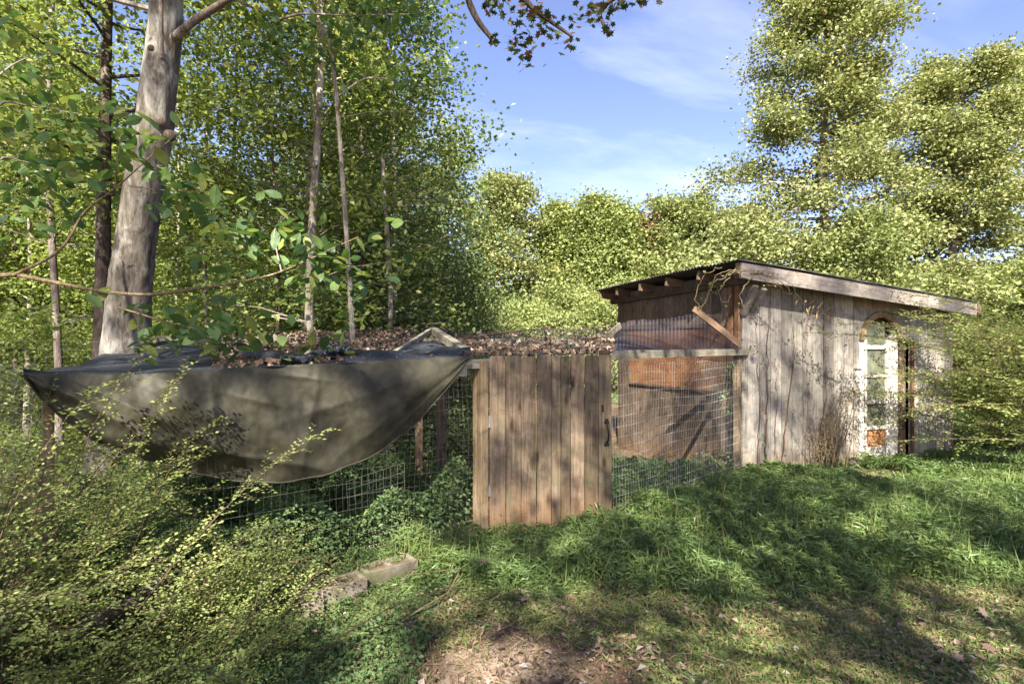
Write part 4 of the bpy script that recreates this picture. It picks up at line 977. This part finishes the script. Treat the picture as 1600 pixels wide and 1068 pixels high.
ovate = [(0, -.5), (.16, -.36), (.27, -.12), (.25, .12), (.13, .34), (0, .52), (-.13, .34), (-.25, .12), (-.27, -.12), (-.16, -.36)]
mset = leafset('leaf', maple, M['leaf_maple'], .085, (.1, .35, .6, .8, .97)); oset = leafset('leaf', ovate, M['leaf_near'], .13, (.05, .3, .5, .7, .85, .98))
def hang_leaf(ms, p, parent, base, sc_=1., rg=R, up=.6):
    o_ = bpy.data.objects.new('leaf', ms[int(rg.integers(0, len(ms)))]); COL.objects.link(o_); o_.parent = parent; o_.location = Vector(p) - Vector(base)
    o_.rotation_euler = (rg.normal() * .6 + rg.choice([0, .9]) * up, rg.normal() * .5, rg.uniform(0, 6.28)); o_.scale = (sc_,) * 3; return o_
# twigs of the near maple hanging into the top of the picture
def twig(parent, base, path, r, mat, name='branch'):
    m_ = MB(); P = np.array(path); t_ = np.linspace(0, len(P) - 1, 4 * len(P)); Q_ = smooth1(np.stack([np.interp(t_, range(len(P)), P[:, q]) for q in range(3)], -1), 2)
    m_.tube(Q_, np.linspace(r, max(r * .25, .0018), len(t_)), 6); return rel(m_, base, name, M[mat], parent, smooth=True), Q_
rg = np.random.default_rng(81)
dm = 4.6
b1, Q1 = twig(last, LB, [np.array([1.5, -4.0, 5.6]), np.array([.7, 0, 6.6]), np.array([-.2, 2.8, 6.1]), at(722, -20, dm), at(745, 32, dm), at(768, 60, dm), at(776, 72, dm)], .05, 'bark_dark')
b2, Q2 = twig(last, LB, [np.array([1.5, -4.0, 5.9]), np.array([1.1, 0, 6.8]), np.array([.5, 3, 6.3]), at(800, -25, dm), at(830, 12, dm), at(862, 35, dm), at(895, 58, dm)], .045, 'bark_dark')
b3, Q3 = twig(last, LB, [np.array([1.5, -4.0, 6.2]), np.array([1.4, 0, 7.0]), np.array([1.1, 3, 6.2]), at(1010, -30, dm), at(960, -5, dm), at(935, 18, dm), at(945, 45, dm)], .045, 'bark_dark')
def cluster(parent, cs, sets, n_, base, sx_, sy_, depth, rg, sc_=(.7, 1.15)):
    for k_ in range(n_):
        px, py = cs[int(rg.integers(0, len(cs)))]; hang_leaf(sets, at(px + rg.normal() * sx_, py + rg.normal() * sy_, depth + rg.normal() * .15), parent, base, rg.uniform(*sc_), rg)
cluster(b2, [(780, 5), (800, 30), (815, 60), (830, 20), (850, 45), (870, 62), (830, 90), (890, 72), (805, 78), (765, 2), (820, 8)], mset, 150, LB, 11, 9, dm, rg)
cluster(b1, [(775, 62), (770, 68), (815, 95), (822, 108)], mset, 14, LB, 6, 6, dm, rg)
cluster(b3, [(910, 10), (930, 22), (948, 12), (950, 38), (975, 5), (1000, 0), (1030, -2), (905, 30), (940, 48)], mset, 95, LB, 9, 6, dm, rg)
# dark spray in the top middle of the woodland (large maple leaves)
md = thing('maple_sapling', 'maple with large dark leaves hanging at the top left of the centre', 'tree', tuple(gpos(560, 7.4)))
MBs = np.array(gpos(560, 7.4))
bb, QQ = twig(md, MBs, [MBs + np.array([0, 0, -.1]), MBs + np.array([-.1, 0, 2.5]), at(520, 60, 7.2), at(480, 8, 7)], .05, 'bark_pale', 'trunk')
br_, _ = twig(md, MBs, [at(420, 36, 7.1), at(470, 20, 7.0), at(540, 25, 7), at(640, 22, 6.8)], .02, 'bark_pale')
br2, _ = twig(md, MBs, [at(530, 150, 7.1), at(570, 120, 7.0), at(625, 125, 7)], .018, 'bark_pale')
mset2 = leafset('leaf', maple, M['leaf_near'], .15, (.0, .2, .4, .6, .8))
cluster(br_, [(420, 45), (450, 60), (480, 35), (520, 45), (560, 30), (600, 40), (640, 15), (500, 75), (540, 70), (430, 85), (580, 12)], mset2, 210, MBs, 16, 12, 7.0, rg)
cluster(br2, [(560, 120), (600, 130), (640, 100), (670, 60), (690, 120)], mset2, 70, MBs, 18, 18, 7.0, rg)

# near branch with big ovate leaves crossing the big trunk
nb0 = np.array([-4.6, 3.9, 0.]); nbt = thing('dogwood_tree', 'understory tree with broad ovate leaves reaching across the big trunk', 'tree', tuple(nb0))
tw, _ = twig(nbt, nb0, [nb0, nb0 + np.array([.1, 0, 1.2]), nb0 + np.array([.2, .1, 2.6]), nb0 + np.array([.0, .2, 4.5])], .06, 'bark_grey', 'trunk')
paths = [[nb0 + np.array([.1, 0, 1.9]), at(0, 424, 4.1), at(60, 436, 4.15), at(160, 456, 4.25), at(235, 462, 4.3), at(330, 448, 4.4), at(400, 436, 4.5), at(440, 425, 4.6), at(560, 370, 4.8)],
         [at(20, 430, 4.1), at(75, 405, 4.2), at(105, 380, 4.25), at(130, 330, 4.3), at(180, 295, 4.35), at(240, 240, 4.4), at(300, 190, 4.4)],
         [at(180, 295, 4.35), at(183, 250, 4.3), at(190, 205, 4.3)],
         [at(200, 290, 4.35), at(250, 297, 4.4), at(330, 300, 4.4)],
         [at(185, 480, 4.2), at(250, 500, 4.2), at(330, 520, 4.2), at(395, 530, 4.25)],
         [nb0 + np.array([.1, 0, 2.6]), at(0, 155, 4.2), at(40, 165, 4.3), at(125, 178, 4.4)],
         [nb0 + np.array([.1, 0, 2.2]), at(0, 240, 4.2), at(40, 255, 4.3), at(145, 258, 4.4)],
         [nb0 + np.array([.1, 0, 2.9]), at(0, 115, 4.1), at(30, 95, 4.15), at(62, 85, 4.2)],
         [at(440, 425, 4.6), at(425, 360, 4.7), at(455, 330, 4.7)]]
rs = [.021, .014, .007, .006, .008, .012, .010, .009, .007]; brs = [twig(nbt, nb0, p_, r_, 'stem_tan' if i_ < 5 else 'bark_grey')[0] for i_, (p_, r_) in enumerate(zip(paths, rs))]
rg = np.random.default_rng(83)
cl1 = [(230, 250), (250, 300), (205, 225), (240, 340), (300, 330), (330, 360), (290, 300), (270, 400), (230, 200), (190, 200), (350, 350), (180, 230), (320, 400), (340, 300)]
cl2 = [(210, 490), (260, 515), (300, 520), (330, 535), (355, 540), (230, 540), (275, 560), (385, 525), (285, 485), (180, 470), (420, 540), (345, 505), (460, 545), (520, 530)]
cl3 = [(60, 230), (100, 250), (30, 200), (90, 300), (40, 290), (130, 270), (60, 340), (20, 350), (130, 220), (60, 160), (20, 120), (90, 190), (15, 60), (70, 100), (160, 180)]
cl4 = [(430, 380), (460, 400), (490, 430), (520, 450), (400, 360), (450, 340), (500, 390), (540, 420), (380, 400), (350, 440), (560, 460), (410, 430), (470, 460), (560, 380)]
cluster(brs[1], cl1, oset, 120, nb0, 20, 22, 4.35, rg, (.75, 1.3)); cluster(brs[4], cl2, oset, 120, nb0, 20, 12, 4.25, rg, (.7, 1.25)); cluster(brs[5], cl3, oset, 250, nb0, 26, 30, 4.4, rg, (.7, 1.2)); cluster(brs[0], cl4, oset, 210, nb0, 26, 24, 4.7, rg, (.7, 1.25))

# ------------------------------------------------------------------ shrubs with planar sprays
def shrub(name, label, base, stems, lmat, smat, lsize=.03, seed=0, twl=.35, step=.07, lstep=.022, group=None, cat='bush', planar=.15, r0=.005, start=.15):
    rg = np.random.default_rng(seed); base = np.asarray(base, float); t_ = thing(name, label, cat, tuple(base), group); st = MB(); C = []; A = []; Nn = []; G = []
    for (off, az, el, L, droop) in stems:
        b = np.array([off[0], off[1], 0.]); b[2] = float(gz(base[0] + off[0], base[1] + off[1])) - base[2] + (off[2] if len(off) > 2 else 0)
        s_ = np.linspace(0, 1, 12); h = np.array([math.cos(az), math.sin(az), 0]); jit = rg.uniform(-.25, .25)
        P = b + h * (L * math.cos(el) * s_)[:, None] + Z3 * (L * (math.sin(el) * s_ - droop * s_ ** 2))[:, None] + np.cross(h, Z3) * (jit * L * s_ ** 2)[:, None]
        st.tube(P, r0 * (1 - .8 * s_), 5); T = np.gradient(P, axis=0); T /= np.linalg.norm(T, axis=1, keepdims=True)
        g0 = rg.random(); ns = int(L * (1 - start) / step)
        for j_ in range(ns):
            u = start + (1 - start) * (j_ + rg.random() * .6) / max(ns, 1); p = np.array([np.interp(u, s_, P[:, q]) for q in range(3)]); tt_ = T[min(int(u * 11), 11)]
            sd = np.cross(tt_, Z3); sd /= np.linalg.norm(sd) + 1e-6; sg = 1 if j_ % 2 else -1
            dd = tt_ * rg.uniform(.3, .9) + sd * sg * rg.uniform(.6, 1) + Z3 * rg.normal() * planar * 2; dd /= np.linalg.norm(dd)
            l2 = twl * (1.15 - u) * rg.uniform(.5, 1.2) + .05; st.tube([p, p + dd * l2 * .5 + Z3 * .01, p + dd * l2 - Z3 * l2 * .08], [r0 * .25, r0 * .2, r0 * .12], 3)
            nl = max(2, int(l2 / lstep)); vv = np.linspace(.12, 1.05, nl)[:, None]; q = p + dd * l2 * vv - Z3 * l2 * .08 * vv ** 2
            s2 = np.cross(dd, Z3); s2 /= np.linalg.norm(s2) + 1e-6; sg2 = np.where(np.arange(nl) % 2, 1, -1)[:, None]
            a = dd * .6 + s2 * sg2 * .9 + rg.normal(size=(nl, 3)) * .15; C.append(q + a * lsize * .5); A.append(a); Nn.append(Z3 + rg.normal(size=(nl, 3)) * .35); G.append(np.clip(.25 + .5 * g0 + rg.normal(size=nl) * .18, 0, 1))
    C, A, Nn, G = (np.concatenate(v) for v in (C, A, Nn, G)); lb = MB(); lb.leaves(C, lsize * rg.uniform(.6, 1.15, len(C)), A, Nn, .66, rg, G)
    obj('stems', st.mesh('stems', M[smat], True), t_)['kind'] = 'stuff'; obj('foliage', lb.mesh('foliage', M[lmat]), t_); return t_
rg = np.random.default_rng(91)
def stemset(n_, spread, az, azs, el, els, L, Ls, dr): return [((rg.normal() * spread, rg.normal() * spread), az + rg.normal() * azs, el + rg.normal() * els, max(.3, L + rg.normal() * Ls), dr * rg.uniform(.6, 1.4)) for _ in range(n_)]
bl = [('sunlit privet bush arching over the left end of the cloth', (-2.55, 2.75), 26, .6, .8, 1.15, 1.95), ('privet bush at the left border, brightest and nearest', (-2.65, 2.2), 26, .4, 1.1, 1.2, 1.5),
      ('privet bush growing against the wire in front of the cloth', (-1.95, 3.1), 24, .5, 1.0, 1.0, 1.0), ('low privet sprays between the log and the wire', (-1.7, 2.75), 22, .4, 1.5, .85, .8),
      ('privet bush below the lowest hem of the cloth', (-1.75, 3.35), 22, .5, 1.2, 1.0, .95), ('small privet clump left of the broken block', (-1.45, 3.0), 14, 1.2, 1.5, .8, .5), ('tall thin privet at the far left by the corner post', (-3.35, 3.3), 22, .8, .7, 1.2, 1.5), ('privet in the lower left corner', (-1.95, 2.3), 22, .35, 1.4, .8, .7)]
for i_, (lab, (x, y), n_, az, azs, el, L) in enumerate(bl):
    shrub('privet_bush', lab, (x, y, float(gz(x, y))), stemset(int(n_ * .78), .22, az, azs * 1.2, el, .25, L, L * .25, .38), 'leaf_privet', 'stem_brown', .027, 100 + i_, .26, .045, .016, 'privet bushes along the front fence')
shrub('privet_bush', 'privet hiding the foot of the big leaning trunk behind the cloth', (-3.55, 4.7, float(gz(-3.55, 4.7))), stemset(26, .3, 0, 3, 1.1, .25, 1.3, .3, .3), 'leaf_privet', 'stem_brown', .04, 140, .35, .055, .02)
shrub('privet_bush', 'privet crowding the bare corner post at the far left', (-2.95, 2.85, float(gz(-2.95, 2.85))), stemset(22, .15, 0, 3, 1.3, .15, 1.45, .2, .2), 'leaf_privet', 'stem_brown', .027, 141, .24, .045, .016)
# overhanging privet on the right
stm = [((rg.normal() * .15, rg.normal() * .3, rg.uniform(.3, 2.2)), math.pi + rg.normal() * .6, rg.uniform(.05, .75), rg.uniform(1.3, 2.5), rg.uniform(.1, .3)) for _ in range(30)]
stm += [((rg.normal() * .1, rg.normal() * .1, 0), math.pi + rg.normal() * .3, 1.35, 2.4, .05) for _ in range(6)]
stm += [((rg.normal() * .15, rg.uniform(-.2, .5), rg.uniform(.9, 2.1)), math.pi + rg.normal() * .25, rg.uniform(.0, .3), rg.uniform(2.3, 3.3), rg.uniform(.05, .15)) for _ in range(9)]
shrub('privet_tree', 'tall privet at the right whose layered sprays hang over the arched door', (7.35, 7.5, 0), stm, 'leaf_privet', 'stem_brown', .045, 131, .5, .06, .024, planar=.12, r0=.009, cat='tree')
stm = [((rg.normal() * .35, rg.normal() * .4, rg.uniform(.0, 2.0)), rg.uniform(0, 6.3), rg.uniform(.2, 1.2), rg.uniform(1.2, 2.2), rg.uniform(.1, .3)) for _ in range(100)]
shrub('privet_tree', 'second privet filling the right border behind the first', (8.9, 9.0, 0), stm, 'leaf_privet', 'stem_brown', .05, 132, .5, .06, .026, planar=.2, r0=.01, cat='tree')
stm = [((rg.normal() * .12, rg.normal() * .05), 1.5 + rg.normal() * 1.3, rg.uniform(1.0, 1.5), rg.uniform(.7, 1.6), rg.uniform(.05, .2)) for _ in range(34)]
pb = w3(1.35, .25, 0); shrub('bare_shrub', 'nearly leafless twiggy shrub growing against the shed left of the door', pb, stm, 'dryleaf', 'stem_tan', .03, 133, .3, .10, .07, planar=.4, r0=.008, start=.3)
for i_, (px, d, sc_) in enumerate(((1250, 7.2, .35), (1190, 7.3, .3))):
    pass
# weeds inside the run
rg = np.random.default_rng(17); C = []
def weeds(n_, fx, lab, mat, ls, hh, group=None, seed=0):
    rg = np.random.default_rng(seed); X, Y = fx(n_, rg); hm = hh * (.55 + .45 * wob(X, Y, 1.6, seed)) * np.where((X > -1.45) & (seed == 7), .3, 1) ; Z = gz(X, Y) + np.clip(hm, .04, 2) * (1 - rg.random(len(X)) ** 1.8)
    cb = MB(); cb.leaves(np.stack([X, Y, Z], -1), ls * rg.uniform(.6, 1.3, len(X)), rng=rg, var=np.clip(.45 + .3 * wob(X, Y, 2.5, seed) + rg.normal(size=len(X)) * .18, 0, 1), width=.6); return tag(cb.build('undergrowth', M[mat]), lab, 'undergrowth', kind='stuff')
def inpen(n_, rg):
    a = rg.random(n_) ; b = rg.random(n_); P = A0[None, :2] * (1 - a)[:, None] + B0[None, :2] * a[:, None] + np.array([-.6, .8])[None] * (b * 3.9 + .08)[:, None]
    return P[:, 0] + 0 * a, P[:, 1]
weeds(110000, inpen, 'waist high leafy weeds filling the fenced run', 'leaf_weed', .040, .80, seed=3)
def inpen2(n_, rg):
    a = rg.random(n_); b = rg.random(n_); P = A1[None, :2] * (1 - a)[:, None] + B1[None, :2] * a[:, None] + np.array([-.75, .66])[None] * (b * 2.6 + .05)[:, None]; return P[:, 0], P[:, 1]
weeds(22000, inpen2, 'weeds growing at the foot of the shed inside the run', 'leaf_weed', .045, .45, seed=5)
def leftfloor(n_, rg): return rg.uniform(-4.2, -.5, n_), rg.uniform(1.9, 4.4, n_)
def flt_left(n_, rg):
    X, Y = leftfloor(n_, rg); k_ = (Y < 3.12 + (X + 2.75) * .757 + .2); return X[k_], Y[k_]
weeds(45000, flt_left, 'tangled weeds on the ground in front of the left fence', 'leaf_weed', .032, .34, seed=7)
def behind(n_, rg): 
    X = rg.uniform(-22, -1, n_); Y = rg.uniform(6, 24, n_); k_ = (Y > 6.3 + (X + 6.3) * .58 + .3); return X[k_], Y[k_]
weeds(60000, behind, 'patchy green undergrowth on the woodland floor', 'leaf_forest', .10, .7, seed=9)

# ------------------------------------------------------------------ grass
rg = np.random.default_rng(23)
def inside_shed(X, Y):
    v = np.stack([X - SCN[0], Y - SCN[1]], -1); a = v @ SU; b = -(v @ SN); return (a > 0) & (a < 4.3) & (b > 0) & (b < 3.4)
def linefront(X, Y):
    """positive in front of the run's fences"""
    y = np.where(X < -.24, 3.12 + (X + 2.75) * .757, np.where(X < .99, 5.02 + (X + .22) * .288, 5.38 + (X - .96) * .991)); return y - Y
def lush(X, Y):
    edge = 3.85 + .28 * wob(X, Y, 1.3, 4) + .35 * sst(1.5, 4.0, X) * 0 + .12 * sst(1.0, 2.0, X) + .35 * sst(-.2, -1.2, X)
    return sst(-.12, .35, Y - edge)
def bare(X, Y): 
    a = np.hypot((X - .0) * .85, (Y - 3.0) * 1.35) + .25 * wob(X, Y, 2.2, 6); b = np.hypot((X - 5.2) * .7, Y - 7.75) + .15 * wob(X, Y, 2, 1); return np.maximum(1 - sst(.38, .85, a), 1 - sst(.25, .6, b))
def grassmesh(n_, x0, x1, y0, y1, sc_, near=True, seed=0, hmul=1.):
    rg = np.random.default_rng(seed)
    Y = y0 + (y1 - y0) * rg.random(n_) ** (1.35 if near else 1.8); X = rg.uniform(-1, 1, n_) * (Y * .98 + .3) if near else rg.uniform(x0, x1, n_)
    k_ = (X > x0) & (X < x1) & ~inside_shed(X, Y); k_ &= (linefront(X, Y) > -.05) | (Y > 11.5) | (X > 3.3); k_ &= rg.random(n_) > bare(X, Y) * .97
    X, Y = X[k_], Y[k_]; l = lush(X, Y); k_ = (rg.random(len(X)) < .22 + .78 * l); return X[k_], Y[k_], l[k_], rg
def put_grass(n_, x0, x1, y0, y1, LL, near, seed, name, lab):
    X, Y, l, rg = grassmesh(n_, x0, x1, y0, y1, 1, near, seed)
    cl = np.clip(.5 + .35 * wob(X, Y, 1.5, 3) + .3 * wob(X, Y, 4.2, 11), 0, 1); gt = np.exp(-((X - .1) / .75) ** 2 - ((Y - 4.75) / .55) ** 2); h = (.03 + l * (.07 + .30 * cl ** 1.4 + .10 * np.exp(-np.clip(linefront(X, Y), 0, 9) / .35))) * (1 - .7 * gt) * (1 - .42 * sst(5.6, 7.0, Y))
    f = rg.random(len(X)); Z = gz(X, Y) + h * (1 - f ** 2)
    A = rg.normal(size=(len(X), 3)); A[:, 2] = .35 + .35 * rg.normal(size=len(X)); ls = LL * rg.uniform(.6, 1.25, len(X)) * (.75 + .45 * l)
    cb = MB(); cb.leaves(np.stack([X, Y, Z], -1), ls, A, None, .2, rg, np.clip(.42 + .25 * wob(X, Y, 1.1, 9) + .2 * rg.normal(size=len(X)) + .12 * (1 - l), 0, .93), fold=.05)
    # stems
    m_ = len(X) // 7; q = rg.integers(0, len(X), m_); SX = X[q]; SY = Y[q]; SZ = gz(SX, SY) + h[q] * .5; B_ = rg.normal(size=(m_, 3)) * .35; B_[:, 2] = 1
    cb.leaves(np.stack([SX, SY, SZ], -1), h[q] * 1.15 + .02, B_, None, .03, rg, .75 + .2 * rg.random(m_), fold=0)
    q = rg.integers(0, len(X), len(X) // 90); hh_ = (h[q] + rg.uniform(.05, .2, len(q))) * (l[q] > .5); B_ = rg.normal(size=(len(q), 3)) * .25; B_[:, 2] = 1
    cb.leaves(np.stack([X[q], Y[q], gz(X[q], Y[q]) + hh_ * .5], -1), hh_ * 1.1 + .01, B_, None, .022, rg, .8 + .15 * rg.random(len(q)), fold=0)
    return tag(cb.build(name, M['grass']), lab, 'grass', kind='stuff')
put_grass(430000, -1.4, 9, 2.6, 8.6, .066, True, 31, 'grass', 'lush green stiltgrass covering the ground before the gate and shed')
put_grass(120000, 3.3, 26, 7.5, 24, .16, False, 32, 'grass', 'sunlit long grass in the clearing right of the shed')
# low lawn, moss and seedlings in the foreground
n_ = 230000; Y = 2.0 + 2.6 * rg.random(n_); X = rg.uniform(-1, 1, n_) * (Y + .2); k_ = (rg.random(n_) > bare(X, Y) * .97) & (lush(X, Y) < .8) & (linefront(X, Y) > .05) & (rg.random(n_) < .45 + .55 * wob(X, Y, 2.3, 8)); X, Y = X[k_], Y[k_]
A = rg.normal(size=(len(X), 3)); A[:, 2] = .7 + .3 * rg.normal(size=len(X)); cb = MB()
cb.leaves(np.stack([X, Y, gz(X, Y) + .012 + .025 * rg.random(len(X))], -1), rg.uniform(.02, .055, len(X)), A, None, .2, rg, np.clip(.5 + .3 * wob(X, Y, 1.7, 5) + .25 * rg.normal(size=len(X)), 0, 1), fold=.04)
n_ = 16000; Y = 2.2 + 2.4 * rg.random(n_); X = rg.uniform(-1, 1, n_) * (Y + .2); k_ = (wob(X, Y, 1.8, 12) > .15) & (rg.random(n_) > bare(X, Y)) & (linefront(X, Y) > .05); X, Y = X[k_], Y[k_]
cb.leaves(np.stack([X, Y, gz(X, Y) + .02 + .03 * rg.random(len(X))], -1), rg.uniform(.015, .035, len(X)), None, None, .85, rg, .2 + .4 * rg.random(len(X)), fold=.05, up=1.5)
n_ = 9000; Y = 2.1 + 2.3 * rg.random(n_); X = rg.uniform(-1, 1, n_) * (Y + .2); k_ = (linefront(X, Y) > .05) & (lush(X, Y) < .7) & (rg.random(n_) < .35 + .6 * wob(X, Y, 1.4, 21)); X, Y = X[k_], Y[k_]
A = rg.normal(size=(len(X), 3)); A[:, 2] *= .12; cb.leaves(np.stack([X, Y, gz(X, Y) + .02 + .025 * rg.random(len(X))], -1), rg.uniform(.05, .16, len(X)), A, None, .035, rg, .78 + .08 * rg.random(len(X)), fold=0)
tag(cb.build('lawn', M['grass_short']), 'short patchy lawn and clover in the foreground', 'grass', kind='stuff')
# leaf litter
n_ = 40000; Y = 1.9 + 4.0 * rg.random(n_); X = rg.uniform(-1, 1, n_) * (Y + .2); k_ = (linefront(X, Y) > .0) & (rg.random(n_) < .25 + .5 * wob(X, Y, 1.9, 15)) & (lush(X, Y) < .6); X, Y = X[k_], Y[k_]
cb = MB(); cb.leaves(np.stack([X, Y, gz(X, Y) + .012 + .02 * rg.random(len(X))], -1), rg.uniform(.018, .06, len(X)), None, None, .7, rg, None, fold=.2, up=1.2)
n_ = 26000; X2 = rg.uniform(-24, 0, n_); Y2 = rg.uniform(6.5, 26, n_); k_ = Y2 > 6.3 + (X2 + 6.3) * .58 + .2; X2, Y2 = X2[k_], Y2[k_]
cb.leaves(np.stack([X2, Y2, gz(X2, Y2) + .03], -1), rg.uniform(.08, .16, len(X2)), None, None, .7, rg, None, fold=.2, up=1.2)
n_ = 5000; X3 = rg.normal(size=n_) * .8; Y3 = 3.0 + rg.normal(size=n_) * .35; cb.leaves(np.stack([X3, Y3, gz(X3, Y3) + .006], -1), rg.uniform(.006, .022, n_), None, None, .9, rg, .3 + .6 * rg.random(n_), fold=.4)
tag(cb.build('leaf_litter', M['litter']), 'scattered dry brown leaves on the ground', 'leaves', kind='stuff')
# single larger fallen leaves one can point at
lset = leafset('fallen_leaf', maple, M['litter'], .09, (.2, .45, .62, .78))
for px, py, v, lab in ((712, 852, 3, 'curled pinkish dry leaf on the grass left of the gate post'), (756, 915, 1, 'orange brown leaf lying in grass below the gate'), (903, 881, 2, 'tan leaf resting on green grass under the gate'), (1118, 925, 1, 'brown leaf on dry grass near the sunny patch'),
                       (1538, 968, 3, 'large pale curled leaf at the lower right'), (1290, 1000, 2, 'greyish leaf in the lawn, lower right of the centre'), (1462, 948, 1, 'reddish leaf standing upright at the lawn edge'), (1440, 975, 3, 'grey brown leaf beside the reddish one'), (1545, 1020, 0, 'dark curled leaf near the right bottom corner'),
                       (1500, 1040, 3, 'pale leaf in the grass at the bottom right'), (857, 935, 2, 'yellowish leaf by the bare hole in the grass'), (640, 990, 0, 'dark leaf lying on the bare dirt'), (560, 1000, 1, 'brown leaf among weeds left of the cane foot'), (455, 1030, 1, 'brown leaf near the bottom border left of the dirt')):
    p = gpx(px, py); o_ = obj('fallen_leaf', lset[v], None, (p[0], p[1], float(gz(p[0], p[1])) + .05 + (.13 if 850 < py < 930 and px > 700 else 0))); o_.rotation_euler = (R.normal() * .5, R.normal() * .5, R.uniform(0, 6)); tag(o_, lab, 'leaf')

# ------------------------------------------------------------------ vines on the shed
rg = np.random.default_rng(47)
def vine(P, r, lab, nl=12, lmat='leaf_near', ls=.04, smat='stem_red', name='vine', jit=.012, k_=22):
    P = np.array(P); base = P[0]; t_ = thing(name, lab, 'vine', tuple(base)); s_ = np.linspace(0, len(P) - 1, k_); Q_ = np.stack([np.interp(s_, range(len(P)), P[:, q]) for q in range(3)], -1); Q_ = smooth1(Q_, 2)
    Q_[1:-1] += rg.normal(size=(k_ - 2, 3)) * jit; m_ = MB(); m_.tube(Q_ - base, np.linspace(r, r * .4, k_), 5); obj('stem', m_.mesh('stem', M[smat], True), t_)
    if nl:
        C = Q_[rg.integers(2, k_, nl)] + rg.normal(size=(nl, 3)) * .045; lb = MB(); lb.leaves(C - base, ls * rg.uniform(.7, 1.4, nl), rng=rg, up=.1, down=.8); obj('foliage', lb.mesh('foliage', M[lmat]), t_)
    return t_
for (x0, x1, y1, r, lab, nl) in ((1185, 1183, 455, .006, 'red brown vine stem climbing nearest the shed corner', 10), (1198, 1202, 470, .010, 'thickest vine stem on the long wall, second from the corner', 16), (1222, 1240, 510, .008, 'vine stem that bends right halfway up the long wall', 10),
                                 (1212, 1214, 560, .005, 'short thin vine between the thick and the bending one', 6), (1282, 1288, 500, .007, 'vine with hanging dry leaves near the middle of the long wall', 26), (1258, 1262, 480, .004, 'hair thin vine left of the dry leafed one', 8), (1305, 1322, 540, .005, 'vine leading towards the left of the arch', 12)):
    vine([on_long(x0, 752, .03), on_long(x0 + R.uniform(-4, 4), 690, .035), on_long((x0 + x1) / 2 + R.uniform(-6, 6), 620, .03), on_long(x1 + R.uniform(-4, 4), 560, .035), on_long(x1, y1, .03)], r, lab, nl, 'leaf_weed' if nl < 20 else 'dryleaf', .035)
rfc = w3(-.3, .34, 2.9)
for k_, lab in enumerate(('pale looping vine hanging leftmost under the roof peak', 'pale curled vine hanging under the roof peak', 'vine tendril dropping from the fascia corner', 'long vine tendril trailing to the diagonal brace', 'vine tendril beside the eave bracket')):
    px = (1098, 1120, 1136, 1110, 1168)[k_]; y0 = 418 + k_; ln = (62, 40, 55, 85, 60)[k_]; dd = 7.15
    vine([at(px + 30, y0, dd), at(px + 8, y0 + 6, dd), at(px - 6, y0 + ln * .4, dd), at(px - 14, y0 + ln * .8, dd), at(px - 2, y0 + ln, dd), at(px + 6, y0 + ln * .75, dd)] if k_ != 3 else [at(px + 40, y0, dd), at(px + 5, y0 + 20, dd), at(px - 10, y0 + 55, dd), at(px - 28, y0 + 80, dd)], .006, lab, 10 if k_ % 2 else 5, 'leaf_near', .05, 'stem_tan', jit=.01)
for k_ in range(4):
    px = 1172 + k_ * 12; vine([at(px - 30, 428, 7.2), at(px, 422 + k_ * 3, 7.15), at(px + 25, 440, 7.15), at(px + 50, 452 + 8 * k_, 7.3)], .007, ('vine wrapped over the near end of the fascia', 'vine crossing the fascia above the bracket', 'vine sagging below the fascia', 'vine tip curling down the wall from the fascia')[k_], 8, 'dryleaf', .045, 'stem_tan', jit=.014)
dv = thing('dried_plant', 'bunch of long tan dried leaves hanging high on the long wall', 'plant', tuple(on_long(1288, 485, .06))); db = on_long(1288, 485, .06); C = []; A = []; st = MB()
for k_ in range(34):
    px = 1288 + rg.normal() * 20; py = 488 + rg.normal() * 14; p = on_long(px, py, .1 + rg.random() * .1); C.append(p - db); A.append((rg.normal(), rg.normal() * .3, -.5 + rg.normal() * .5)); 
    if k_ % 4 == 0: st.tube([on_long(1262, 462, .05) - db, on_long(1280, 480, .1) - db, p - db], [.004, .003, .002], 4)
lb = MB(); lb.leaves(np.array(C), .11, np.array(A), None, .22, rg, fold=.08); obj('foliage', lb.mesh('foliage', M['dryleaf']), dv); obj('stems', st.mesh('stems', M['stem_tan']), dv)
vine([rpt(1145, 1.75), rpt(1140, 1.4), rpt(1130, 1.15), rpt(1135, .95)], .003, 'small green vine creeping down the fence wire by the corner', 45, 'leaf_near', .05, 'stem_tan', k_=14)
vine([on_long(1168, 560, .03), on_long(1175, 540, .05), on_long(1192, 545, .04), on_long(1200, 600, .04)], .003, 'green leafed vine at the rail end on the shed corner', 30, 'leaf_dark', .04, 'stem_tan', k_=14)
